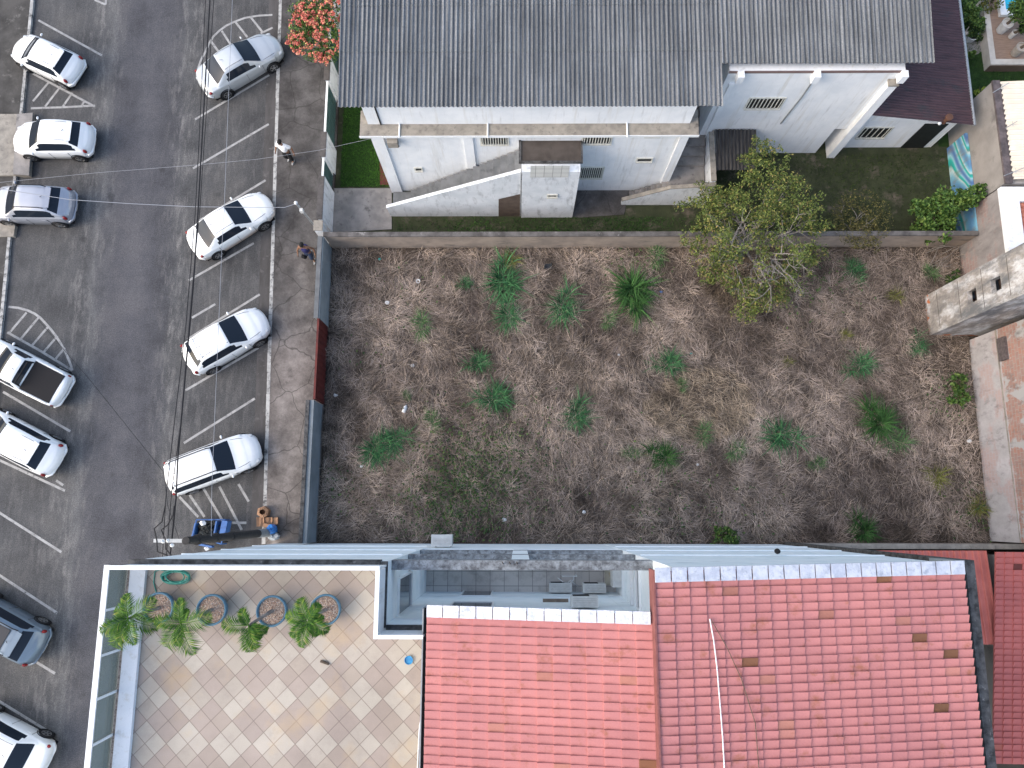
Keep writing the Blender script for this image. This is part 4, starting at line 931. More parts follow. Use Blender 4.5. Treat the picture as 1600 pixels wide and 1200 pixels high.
P_.append(ball_pts(W(1345, 342, 1.7), 1.45, 1300, .5, .55))
leaves('crown', np.concatenate(P_), .10, leafmat('olive_small_leaf', [(0, (.03, .035, .012)), (.5, (.075, .075, .02)), (1, (.17, .145, .045))]), ot, aspect=.35)
shrub('leafy_tree', 1470, 345, 2, [(1455, 330, 1.5, .85, 1500), (1480, 320, 1.9, .85, 1500), (1500, 310, 2.0, .7, 900), (1465, 355, 1.2, .75, 1000), (1525, 305, 2.1, .5, 450), (1440, 352, 1.0, .5, 500)], m_leafm, 'dense dark green leafy tree in front of the painted wall', 'tree', .16, (1472, 345))
shrub('wall_bush', 1497, 605, 1, [(1497, 597, .5, .42, 420), (1495, 620, .45, .45, 450)], m_leafm, 'leafy green bush at the foot of the peeling plaster wall', 'bush', .16)
shrub('weed_bush', 1135, 838, .6, [(1128, 836, .4, .45, 420), (1143, 840, .35, .4, 350)], m_leafm, 'leafy green weed bush at the foot of the white apartment wall', 'bush', .13)
shrub('weed_bush', 1490, 445, .6, [(1488, 440, .35, .35, 220), (1500, 432, .4, .35, 220)], m_leafd, 'dark weed bush in the corner beside the concrete tower', 'bush', .13)
db = thing('dead_branch_heap', tuple(W(1490, 400)), 'heap of dry dead branches in the back right corner of the lot', 'branch heap')
hb = MB()
for k in range(26):
    a = W(random.uniform(1440, 1520), random.uniform(375, 430), .05); ang = random.gauss(.55, .5); L = random.uniform(.5, 1.3); c = a+Vector((math.cos(ang)*L, math.sin(ang)*L, random.uniform(.05, .6)))
    if c.y > 12.5: c.y = 12.5
    hb.tube([a, a.lerp(c, .5)+Vector((0, 0, .1)), c], [.02, .015, .006], 4)
hb.build('branches', m_bark, db)
fb = W(523, 72); ft = thing('pink_flowering_tree', tuple(fb), 'tree covered in coral pink blossom hanging over the street fence', 'tree')
tk = MB(); tips = []; random.seed(3)
tk.tube([fb, fb+Vector((0, 0, 1)), fb+Vector((-.1, .1, 1.9))], [.09, .08, .07], 7)
for k in range(9):
    a = 2*math.pi*k/9; grow(tk, tips, fb+Vector((-.1, .1, 1.8)), Vector((math.cos(a)-.35, math.sin(a)+.1, .8)).normalized(), .95, .035, 2, .4, .0, 3)
tk.build('trunk', m_bark, ft)
fcs = [(500, 20, 3.0, 1.0), (478, 45, 2.8, .75), (515, 45, 3.0, .8), (465, 65, 2.4, .5), (490, 75, 2.6, .7), (515, 80, 2.6, .6), (508, -10, 3.2, 1.0), (480, 25, 2.9, .6)]
P_ = [ball_pts(W(a, b_, z), r, int(600*r), .6, .2) for a, b_, z, r in fcs]+[ball_pts(t, .2, 8) for t, d, dep in tips if dep == 0 and t.x < -8.2]
P_ = [p[p[:, 0] < -7.9] for p in P_]
leaves('crown', np.concatenate(P_), .13, m_leafm, ft)
Q_ = []
for a, b_, z, r in fcs:
    for k in range(int(34*r)+6):
        v = ball_pts(W(a, b_, z), r*1.08, 1, .7, .75)[0]
        if v[0] > -7.95: continue
        v[2] = abs(v[2]-z)+z; Q_.append(ball_pts(v, random.uniform(.07, .15), random.randint(10, 22), .8, .2))
leaves('blossom', np.concatenate(Q_), .085, leafmat('coral_petal', [(0, (.46, .09, .08)), (.5, (.60, .17, .14)), (.85, (.66, .30, .2)), (1, (.55, .42, .15))]), ft, aspect=.9)
# ------------------------------------------------------------------ pale blue apartment block
ap = thing('apartment_block', (0, -6, 0), 'tall pale blue apartment block with tiled terrace, sunken court and pink tiled roofs', 'apartment block')
TZ = 12.6; YN = -1.25; AXL, CXL, CXR, AXR = -10.72, -3.58, 3.78, 11.55; CY = -2.92; CZ = 4.0
b = MB(); b.box(AXL, CXL, -14, YN, 0, TZ-.05); b.box(CXL+.002, -2.37, -14, -3.1, 0, TZ-.052); b.build('terrace_wing_wall', m_blue, ap)
b = MB(); b.prism([(-2.368, -13.9), (3.3, -13.9), (3.3, CY), (-2.368, CY)], 0, [13.4, 14.3, 14.3, 13.4]); b.box(CXL+.003, -2.37, -3.098, CY-.001, 0, TZ-.06); b.build('middle_wall', m_blue, ap)
MB().prism([(3.31, -13.8), (AXR, -13.8), (AXR, YN), (CXR, YN), (CXR, CY), (3.31, CY)], 0, [14.75, 13.4, 13.4, 14.67, 14.67, 14.75]).build('east_wing_wall', m_blue, ap)
m_courttile = NT('court_floor_tiles')
def tiles_mat(t, size, c1, c2, mort, rot=0, var=.08):
    x, y, z = t.xyz(); cb = t.n('ShaderNodeCombineXYZ'); t.l(x, cb.inputs[0]); t.l(y, cb.inputs[1])
    br = t.n('ShaderNodeTexBrick'); br.offset = 0; t.l(cb.outputs[0], br.inputs['Vector']); br.inputs['Scale'].default_value = 1
    br.inputs['Brick Width'].default_value = size; br.inputs['Row Height'].default_value = size; br.inputs['Mortar Size'].default_value = .012
    br.inputs['Color1'].default_value = (*c1, 1); br.inputs['Color2'].default_value = (*c2, 1); br.inputs['Mortar'].default_value = (*mort, 1)
    col = t.mix(t.ramp(t.noise(1.5, 6, (1, 1, 1), .7, 4), [(.5, (0,)*3), (.7, (.5,)*3)]), br.outputs['Color'], (.16, .15, .14))
    return t.done(col, .7, .35)
tiles_mat(m_courttile, .55, (.64, .61, .58), (.56, .54, .51), (.26, .25, .24))
MB().box(CXL, CXR, CY, YN-.22, CZ-.3, CZ).build('court_floor', m_courttile.m, ap)
MB().box(CXL, CXR, YN-.20, YN-.01, 0, 5.0).build('court_front_wall', m_blue, ap)
m_beam = mat('mouldy_beam', (.36, .39, .41), (.17, .18, .19), 5, .95, stain=((.07, .07, .075), 7, .46, .70), bump=.3, grain=.2)
for z, y0, hgt_ in ((6.1, -.20, .4), (9.0, -.20, .4), (12.05, -.27, .5)):
    MB().box(CXL-.02, CXR+.02, YN+y0, YN-.005, z-hgt_, z).build('court_beam', m_beam, ap)
xc = W(815, 850, 5).x
for z0, z1_ in ((5.0, 5.7), (6.1, 8.6), (9.0, 11.55)): MB().box(xc-.32, xc+.2, YN-.19, YN-.012, z0, z1_).build('court_column', m_blue, ap)
lg = MB(); lg.box(CXL-.18, CXL-.01, -3.0, YN-.003, TZ-.049, TZ+.02); lg.build('court_rim', m_blackcap, ap)
MB().box(AXL-.02, CXL-.2, YN-.11, YN+.035, TZ-.20, TZ+.02).build('facade_ledge', m_blackcap, ap)
MB().box(CXL+.0, -2.4, -3.09, -2.93, TZ-.055, TZ+.018).build('court_rim', m_blackcap, ap)
# facade ribs and stains edges: thin drip bands
dm = MB()
for z in (3.2, 6.3, 9.4): dm.box(AXL, CXL-.1, YN+.002, YN+.035, z, z+.10); dm.box(CXR+.1, AXR, YN+.002, YN+.035, z, z+.10)
dm.build('facade_band', m_blue, ap)
# terrace floor with diagonal tiles of three tones
def terr():
    t = NT('diagonal_terrace_tiles'); x, y, z = t.xyz(); k = 1/(.402*math.sqrt(2)); ctr = W(270, 1036, TZ)
    u = t.math('ADD', t.math('MULTIPLY', x, k), t.math('ADD', t.math('MULTIPLY', y, k), 41-(ctr.x+ctr.y)*k)); v = t.math('ADD', t.math('MULTIPLY', x, -k), t.math('ADD', t.math('MULTIPLY', y, k), 43-(ctr.y-ctr.x)*k))
    fu, fv = t.math('FLOOR', u), t.math('FLOOR', v)
    cu = t.math('FLOOR', t.math('DIVIDE', fu, 2)); cv = t.math('FLOOR', t.math('DIVIDE', fv, 2))
    ch = t.math('MODULO', t.math('ADD', cu, cv), 2)
    cb = t.n('ShaderNodeCombineXYZ'); t.l(fu, cb.inputs[0]); t.l(fv, cb.inputs[1])
    wn = t.n('ShaderNodeTexWhiteNoise'); wn.noise_dimensions = '2D'; t.l(cb.outputs[0], wn.inputs['Vector']); r = wn.outputs['Value']
    light = t.ramp(r, [(0, (.455, .41, .34)), (.5, (.44, .39, .325)), (.85, (.415, .365, .30)), (1, (.385, .335, .275))])
    dark = t.ramp(r, [(0, (.35, .29, .245)), (.6, (.375, .31, .26)), (.85, (.34, .28, .232)), (1, (.395, .335, .27))])
    col = t.mix(ch, light, dark)
    eu = t.math('ABSOLUTE', t.math('SUBTRACT', t.math('FRACT', u), .5)); ev = t.math('ABSOLUTE', t.math('SUBTRACT', t.math('FRACT', v), .5))
    e = t.math('MAXIMUM', eu, ev); col = t.mix(t.ramp(e, [(.470, (0,)*3), (.482, (.7,)*3)]), col, (.17, .13, .105))
    rust = t.ramp(t.noise(.75, 6, (1, 1, 1), .6, 3), [(.55, (0,)*3), (.75, (.55,)*3)]); col = t.mix(rust, col, (.50, .36, .20))
    wear = t.ramp(t.noise(1.1, 8, (1, 1, 1), .75, 14), [(.52, (0,)*3), (.76, (.40,)*3)]); col = t.mix(wear, col, (.22, .18, .16))
    wv = t.ramp(t.noise(.5, 4, (1, 1, 1), .6, 24), [(.35, (.86,)*3), (.65, (1.08,)*3)]); col = t.mix(1.0, col, wv, 'MULTIPLY')
    g = t.ramp(t.noise(45, 3, (1, 1, 1), .8, 7), [(.3, (.9,)*3), (.7, (1.04,)*3)]); col = t.mix(1.0, col, g, 'MULTIPLY')
    return t.done(col, .7, .35)
m_terr = terr()
MB().prism([(-10.2, -13.8), (-2.42, -13.8), (-2.42, -3.12), (-3.80, -3.12), (-3.80, -1.38), (-10.2, -1.38)], TZ-.04, TZ).build('terrace_floor', m_terr, ap)
MB().box(-10.62, -10.20, -13.8, -1.38, TZ-.045, TZ+.12).build('terrace_kerb', m_white, ap)
m_gravel = mat('pebble_strip', (.45, .40, .36), (.10, .09, .085), 22, .95, bump=.8)
MB().box(-10.71, -10.625, -13.8, -1.38, TZ-.046, TZ+.05).build('gravel_strip', m_gravel, ap)
gls = thing('glass_balustrade', (-10.75, -6, TZ), 'glass balustrade with a white top rail along the street side of the terrace', 'balustrade')
gm = NT('balustrade_glass'); gm.b.inputs['Alpha'].default_value = .55; m_bg = gm.done((.20, .26, .24), .1, .5)
MB().box(-10.775, -10.76, -13.8, -1.4, TZ-.02, TZ+.98).build('glass', m_bg, gls)
MB().box(-10.84, -10.70, -13.8, -1.30, TZ+.985, TZ+1.03).build('top_rail', m_whitemetal, gls)
for py in (950, 1017, 1080, 1145): y = WX(178, py, -10.77).y; MB().box(-10.74, -10.70, y-.03, y+.03, TZ-.02, TZ+.98).build('post', m_whitemetal, gls)
for y in (-7.6, -9): MB().box(-10.74, -10.70, y-.03, y+.03, TZ-.02, TZ+.98).build('post', m_whitemetal, gls)
nr = thing('terrace_railing', (-7, -1.36, TZ), 'white flat topped railing round the terrace and the sunken court', 'railing')
r_ = MB(); r_.box(-10.69, -3.62, -1.42, -1.31, TZ+.97, TZ+1.03); r_.box(-3.72, -3.61, -3.13, -1.422, TZ+.97, TZ+1.028); r_.box(-3.608, -2.45, -3.13, -3.03, TZ+.97, TZ+1.026); r_.build('top_rail', m_whitemetal, nr)
p_ = MB(); p_.box(-10.69, -3.62, -1.395, -1.345, TZ-.03, TZ+.965); p_.box(-3.68, -3.64, -3.1, -1.42, TZ-.03, TZ+.965); p_.box(-3.638, -2.45, -3.1, -3.06, TZ-.03, TZ+.965); p_.build('panel', m_white, nr)
# pink tiled roofs
tile_roof(ap, (3.30, -1.33, 14.95), (11.46, -1.22, 13.65), (11.46, -9.6, 13.65), (3.30, -9.6, 14.95), 20, 40, m_tile, name='tiled_roof')
tile_roof(ap, (-2.33, -2.35, 13.62), (3.28, -2.38, 14.6), (3.28, -9.6, 14.6), (-2.33, -9.6, 13.62), 14, 35, m_tile, name='tiled_roof')
def foil(A, B, n, m, wdt):
    b = MB(); A, B = Vector(A), Vector(B)
    for i in range(n):
        p, q = A.lerp(B, i/n), A.lerp(B, (i+1)/n-.004); h = random.uniform(0, .012)
        b.prism([(p.x, p.y-wdt), (q.x, q.y-wdt), (q.x, q.y), (p.x, p.y)], [p.z-.06, q.z-.06, q.z-.06, p.z-.06], [p.z+h, q.z+h, q.z+h, p.z+h])
    return b.build('verge_flashing', m, ap)
m_foil = mat('foil_flashing', (.60, .62, .66), (.44, .47, .54), 4, .5, .5, .1, stain=((.34, .37, .43), 5, .52, .66), bump=.7)
foil((3.28, -1.24, 15.10), (11.48, -1.13, 13.80), 20, m_foil, .34)
foil((-2.35, -2.27, 13.76), (3.22, -2.30, 14.73), 13, m_foil, .30)
fv = MB(); fv.prism([(3.25, -9.6), (3.295, -9.6), (3.295, -1.3), (3.25, -1.3)], 14.4, 15.02); fv.build('step_flashing', mat('red_flashing', (.22, .085, .08), (.16, .06, .055), 4), ap)
gt_ = MB(); gt_.box(AXR+.0, AXR+.26, -14, -1.2, 12.6, 12.66); gt_.build('gutter', m_black, ap)
MB().box(AXR+.26, AXR+.50, -14, -1.15, 0, 13.25).build('gutter_parapet', m_blackcap, ap)
MB().box(AXR+.001, AXR+.259, -1.25, -1.16, 12.0, 13.24).build('gutter_end', m_greyplast, ap)
MB().box(-2.47, -2.36, -14, -2.4, 13.2, 13.25).build('gutter', m_black, ap); MB().box(-2.50, -2.47, -14, -2.4, 12.5, 13.42).build('gutter_edge', m_steel, ap)
# court windows, meter boxes
def court_win(px0, py0, px1, py1, y, name='window', t=.06, dep=.045):
    a, c = WY(px0, py0, y), WY(px1, py1, y); z1_, z0_ = max(a.z, c.z), min(a.z, c.z)
    w_ = MB().box(a.x, c.x, y+.003, y+.02, z0_, z1_).build(name, m_pane, ap); f = MB()
    f.box(a.x-t, c.x+t, y+.003, y+dep, z1_, z1_+t); f.box(a.x-t, c.x+t, y+.003, y+dep, z0_-t, z0_); f.box(a.x-t, a.x, y+.003, y+dep, z0_, z1_); f.box(c.x, c.x+t, y+.003, y+dep, z0_, z1_); f.build('frame', m_whitemetal, w_)
court_win(732, 916, 766, 932, CY); court_win(710, 942, 765, 958, CY)
def side_win(px0, py0, px1, py1, x, d):
    a, c = WX(px0, py0, x), WX(px1, py1, x); z1_, z0_ = max(a.z, c.z), min(a.z, c.z); y0, y1 = sorted((a.y, c.y)); t = .05
    w_ = MB().box(x+.003*d, x+.02*d, y0, y1, z0_, z1_).build('window', m_pane, ap); f = MB()
    for q in ((y0-t, y1+t, z1_, z1_+t), (y0-t, y1+t, z0_-t, z0_), (y0-t, y0, z0_, z1_), (y1, y1+t, z0_, z1_)): f.box(x+.003*d, x+.07*d, *q)
    f.build('frame', m_whitemetal, w_)
side_win(622, 905, 640, 948, CXL, 1); side_win(996, 890, 1002, 952, CXR, -1)
def ac(px, py, y, lab, wd=.85, hh=.55, dp=.34, at=None):
    p = at or WY(px, py, y+.24); t = thing('air_conditioner', (p.x, y, p.z), lab, 'air conditioner', 'air conditioner units of the apartment block')
    MB().box(p.x-wd/2, p.x+wd/2, y+.06, y+.06+dp, p.z-hh, p.z).build('casing', m_acw, t)
    g = MB(); yy = y+.06+dp
    for i in range(7): g.box(p.x-wd/2+.06, p.x+wd*.18, yy+.002, yy+.014, p.z-hh+.06+i*.065, p.z-hh+.085+i*.065)
    g.build('grille', m_black, t)
    lid = MB()
    for i in range(5): lid.box(p.x-wd/2+.05, p.x+wd/2-.05, y+.1+i*.055, y+.125+i*.055, p.z+.002, p.z+.010)
    lid.build('lid_ribs', m_acw2, t)
    br = MB()
    for sx in (-.3, .3): br.box(p.x+sx-.02, p.x+sx+.02, y+.004, y+.06+dp, p.z-hh-.04, p.z-hh-.003); br.box(p.x+sx-.02, p.x+sx+.02, y+.004, y+.04, p.z-hh-.4, p.z-hh-.042)
    br.build('bracket', m_steel, t); return t
m_acw = mat('ac_casing', (.62, .63, .61), (.50, .51, .50), 4, .5, stain=((.35, .30, .25), 4, .62, .75)); m_acw2 = mat('ac_ribs', (.5, .51, .5), (.42, .43, .42), 5, .5)
ac(876, 918, CY, 'left white air conditioner of the lower pair on the court wall'); ac(929, 919, CY, 'right white air conditioner of the lower pair on the court wall')
ac(914, 940, CY, 'topmost air conditioner on the court wall, right below the tiled roof edge')
p = WY(690, 838, YN); t_ = ac(690, 838, YN, 'grey air conditioner hanging on the outside of the apartment wall over the lot', .80, .6, .44, Vector((-3.0, YN, 4.2)))
MB().box(WY(848, 941, CY).x, WY(888, 941, CY).x, CY+.004, CY+.12, WY(848, 941, CY).z, WY(848, 941, CY).z+.03).build('court_shelf', mat('brown_shelf', (.22, .18, .14), (.15, .12, .1), 4), ap)
eb = WX(978, 900, CXR); MB().box(CXR-.32, CXR-.004, eb.y-.5, eb.y+.35, 4.9, 5.6).build('meter_cabinet', m_acw, ap)
e2 = WX(985, 940, CXR); MB().box(CXR-.10, CXR-.004, -2.9, -1.5, 8.3, 8.4).build('court_ledge', m_white, ap)
yb_ = W(945, 905, CZ); bx_ = thing('yellowed_board', (3.4, -1.7, CZ), 'yellowed board lying at the right end of the sunken court floor', 'board')
q0, q1 = W(945, 890, CZ+.1), W(963, 914, CZ+.1); MB().box(q0.x, q1.x, q1.y, q0.y, CZ+.02, CZ+.10).build('board', mat('yellowed', (.52, .50, .42), (.42, .40, .32), 3, stain=((.40, .26, .1), 2, .55, .7)), bx_)
q0 = W(893, 908, CZ); cl_ = MB().tube([q0+Vector((-.55, .15, .3)), q0+Vector((-.2, -.1, .7)), q0+Vector((.05, .1, .5)), q0+Vector((.1, .2, .02))], .02, 5).tube([q0+Vector((-.4, .25, .02)), q0+Vector((-.4, .25, .8)), q0+Vector((.15, .25, .8)), q0+Vector((.15, .25, .02))], .018, 5).tube([q0+Vector((-.3, -.2, .02)), q0+Vector((-.1, .1, .75)), q0+Vector((.25, -.2, .02))], .016, 5).build('drying_rack', m_whitemetal)
tag(cl_, 'thin folding drying rack standing on the sunken court floor', 'rack')
wq = WY(1215, 869, YN); MB().lathe((wq.x, YN+.15, wq.z), [(.0, .12), (.07, .1), (.09, 0), (.07, -.08), (0, -.1)], 12).build('wall_lamp', m_black, ap)
# antenna rods on top of the court beam
rb = MB()
for dx in (-.55, -.35, -.15): rb.tube([(xc+dx, YN-.1, 12.05), (xc+dx-.02, YN-.02, 12.5)], .015, 5)
rb.build('rebar_stub', m_barkd, ap)
# cables and odds on the roofs and terrace
def cable(name, pts, r, m, lab, cat='cable', group=None, seg=5):
    return tag(MB().tube(pts, r, seg).build(name, m), lab, cat, group)
def sag(a, b, s, n=14):
    a, b = Vector(a), Vector(b); return [a.lerp(b, i/n)-Vector((0, 0, s*4*(i/n)*(1-i/n))) for i in range(n+1)]
def roofpt(px, py): 
    for _ in range(1):
        z = 14.9
        for k in range(6): p = W(px, py, z); z = 14.95-(p.x-3.30)*(1.3/8.16)+.09
    return W(px, py, z)
pole_pts = [W(1109, 968, 16.9), W(1113, 985, 16.7)]
cable('white_cable', [roofpt(*q) for q in ((1109, 967), (1115, 1000), (1120, 1040), (1125, 1100), (1129, 1150), (1132, 1205))]+[Vector((roofpt(1132, 1205).x+.02, -9, roofpt(1132, 1205).z))], .014, m_whitemetal, 'thin white cable lying across the bigger pink tiled roof')
cable('dark_cable', [roofpt(*q)+Vector((0, 0, .01)) for q in ((1111, 968), (1135, 1010), (1158, 1060), (1180, 1130), (1186, 1205))], .010, m_barkd, 'thin dark cable running diagonally over the bigger pink tiled roof')
cable('cream_cable', [W(663, 1050, TZ+.3), W(661, 1100, TZ+.2), W(655, 1140, TZ+.03), W(652, 1205, TZ+.03)], .015, m_white, 'thin cream cable hanging down beside the black gutter of the smaller roof')
bl = thing('blue_dish', tuple(W(639, 1031, TZ)), 'small blue plastic dish on the terrace tiles', 'dish')
MB().lathe(W(639, 1031, TZ), [(0, .015), (.09, .015), (.115, .06), (.105, .06), (.085, .03), (0, .028)], 16).build('bowl', mat('sky_blue_plastic', (.05, .28, .52), (.04, .2, .42), 8, .4), bl)
a, c = W(501, 1033, TZ+.02), W(514, 1038, TZ+.02)
tag(MB().tube([a, a.lerp(c, .5)+Vector((0, .01, .01)), c], [.035, .04, .03], 7).build('wood_stick', m_barkd), 'short brown piece of wood on the terrace tiles', 'stick')
# green garden hose
hp = []; c = W(276, 900, TZ+.03)
for i in range(170):
    a = i*.26; ra = .30+.045*math.sin(i*.11)+.02*math.sin(i*.7); hp.append(c+Vector((ra*1.15*math.cos(a)+.04*math.sin(i*.05), ra*.55*math.sin(a)-.02, .02+i*.0006+.015*math.sin(i*.9))))
hs_ = thing('garden_hose', tuple(c), 'coiled green garden hose in the corner of the terrace', 'hose'); m_hose = mat('green_hose', (.05, .30, .24), (.04, .22, .18), 8, .4)
MB().tube(hp, .017, 6).build('hose_coil', m_hose, hs_)
MB().tube([W(*q, TZ+.025) for q in ((262, 893), (250, 890), (242, 893), (240, 910), (243, 922), (246, 932))], .016, 6).build('hose_end', m_hose, hs_)
# ------------------------------------------------------------------ palms in blue pots
m_potblue = mat('blue_glazed_pot', (.07, .17, .24), (.045, .12, .18), 6, .45, .5)
def pebbles(c, r, parent):
    b = MB()
    for k in range(420):
        a = random.uniform(0, 6.28); q = math.sqrt(random.random())*r; s = random.uniform(.013, .024)
        x, y, z = c.x+q*math.cos(a), c.y+q*math.sin(a), c.z+random.uniform(0, .015); i = len(b.v)
        b.v += [(x-s, y, z), (x, y-s*.8, z), (x+s, y, z), (x, y+s*.8, z), (x, y, z+s*.8)]; b.f += [(i, i+1, i+4), (i+1, i+2, i+4), (i+2, i+3, i+4), (i+3, i, i+4)]
    return b.build('pebbles', m_peb, parent)
t_ = NT('pebble_mix'); ge_ = t_.n('ShaderNodeNewGeometry'); m_peb = t_.done(t_.ramp(ge_.outputs['Random Per Island'], [(0, (.30, .16, .11)), (.3, (.50, .38, .28)), (.6, (.62, .52, .42)), (.8, (.40, .26, .19)), (1, (.66, .60, .54))]), .7)
t_ = NT('palm_frond'); ge_ = t_.n('ShaderNodeNewGeometry'); m_frond = t_.done(t_.ramp(ge_.outputs['Random Per Island'], [(0, (.018, .055, .010)), (.5, (.045, .12, .014)), (.85, (.10, .18, .022)), (1, (.22, .22, .05))]), .6, .12)
def frond(root, c, az, L, lift, droop):
    b = MB(); N = 16; pts = []; d = Vector((math.cos(az), math.sin(az), 0)); s = Vector((-math.sin(az), math.cos(az), 0)); p = Vector(c); e = lift
    curl = random.uniform(-.25, .25)
    for i in range(N+1):
        pts.append(p.copy()); e -= droop/N; dd = d*math.cos(curl*i/N)+s*math.sin(curl*i/N); p = p+(dd*math.cos(e)+Vector((0, 0, math.sin(e))))*L/N
    b.tube(pts, [.014*(1-.8*i/N) for i in range(N+1)], 5)
    for i in range(2, N*2):
        f = i/(N*2); k = min(int(f*N), N-1); q = pts[k].lerp(pts[k+1], f*N-k); t = (pts[k+1]-pts[k]).normalized(); sd = Vector((0, 0, 1)).cross(t).normalized(); upv = t.cross(sd)
        ll = L*.44*math.sin(math.pi*min(1, .18+f*.85))**.7*random.uniform(.8, 1.1)
        for sg in (-1, 1):
            dr = (t*(.55+.5*f)+sd*sg*1.0+upv*random.uniform(-.05, .32)).normalized(); wv = dr.cross(upv).normalized()*.0105; tip = q+dr*ll-Vector((0, 0, ll*random.uniform(.15, .4))); m_ = q+dr*ll*.5+Vector((0, 0, ll*.02)); j = len(b.v)
            b.v += [tuple(q-wv*.4), tuple(q+wv*.4), tuple(m_+wv), tuple(m_-wv), tuple(tip)]; b.f += [(j, j+1, j+2, j+3), (j+3, j+2, j+4)]
    return b.build('frond', m_frond, root)
PALMS = [((247, 950), (201, 966), 1.55, [(100, 75), (30, 100), (150, 60), (-100, 80), (-60, 85), (-120, 110), (-150, 85), (-20, 95)], 'palm in a blue pot leaning over the glass balustrade, leftmost of the row of four'),
         ((330, 953), (283, 973), 1.45, [(95, 75), (172, 85), (5, 110), (-120, 105), (-55, 110), (-90, 70), (60, 45)], 'palm in a blue pot, second of the four from the glass balustrade'),
         ((424, 955), (389, 977), 1.2, [(125, 60), (178, 90), (-90, 95), (-75, 80), (-25, 60), (-45, 55)], 'palm with uneven crown in a blue pot, third from the glass balustrade'),
         ((508, 953), (481, 969), 1.35, [(118, 75), (168, 75), (60, 60), (-30, 75), (-100, 85), (-60, 60), (-140, 70), (10, 45)], 'palm in a blue pot nearest to the sunken court')]
random.seed(8)
for (bx0, by0), (cx0, cy0), h, fr, lab in PALMS:
    # pot rim seen at its own height
    rim = W(bx0, by0, TZ+.42); t = thing('potted_palm', (rim.x, rim.y, TZ), lab, 'potted palm', 'palms in blue pots on the terrace')
    MB().lathe((rim.x, rim.y, TZ), [(.24, 0), (.30, .06), (.40, .28), (.415, .42), (.40, .45), (.365, .44), (.35, .36), (0, .36)], 32).build('pot', m_potblue, t, True)
    MB().lathe((rim.x, rim.y, TZ), [(.352, .375), (0, .385)], 24).build('soil', mat('pebble_bed', (.42, .32, .25), (.2, .14, .11), 30, .9), t); stuff(pebbles(Vector((rim.x, rim.y, TZ+.38)), .335, t))
    zc = TZ+.45+h; top = W(cx0, cy0, zc); b0 = Vector((rim.x, rim.y, TZ+.36))
    MB().tube([b0, b0.lerp(top, .35)+Vector((0, 0, .05)), b0.lerp(top, .75), top], [.055, .045, .04, .028], 9).build('trunk', m_bark, t)
    for a, L in fr: frond(t, top+Vector((0, 0, random.uniform(-.05, .03))), R(a), L/125+.05, random.uniform(.35, .75), random.uniform(.9, 1.5))
# ------------------------------------------------------------------ cars
def paint(name, c, flake=0):
    t = NT(name); col = t.ramp(t.noise(3, 4), [(.3, tuple(v*.95 for v in c)), (.7, c)])
    t.b.inputs['Coat Weight'].default_value = .6; t.b.inputs['Coat Roughness'].default_value = .06
    return t.done(col, .35, .4, flake)
m_carw = paint('white_car_paint', (.78, .80, .80)); m_cars = paint('silver_car_paint', (.50, .53, .55), .35); m_carg = paint('grey_silver_paint', (.36, .38, .43), .4); m_carb = paint('grey_blue_paint', (.16, .21, .26), .4)
t_ = NT('dusty_white_paint'); zz_ = t_.xyz()[2]; fz = t_.ramp(t_.math('ADD', zz_, t_.math('MULTIPLY', t_.noise(3, 5), .3)), [(.35, (1,)*3), (.85, (0,)*3)])
m_cardust = t_.done(t_.mix(fz, (.78, .80, .79), (.42, .30, .22)), .5, .4)
m_lampr = NT('tail_lamp').done((.22, .012, .014), .15, .5); m_lampw = NT('head_lamp').done((.45, .48, .50), .1, .6); m_plate = NT('plate').done((.45, .46, .46), .4)
m_trim = NT('black_trim').done((.016, .016, .018), .7, .12); m_seam = NT('door_gap').done((.05, .05, .05), .6)
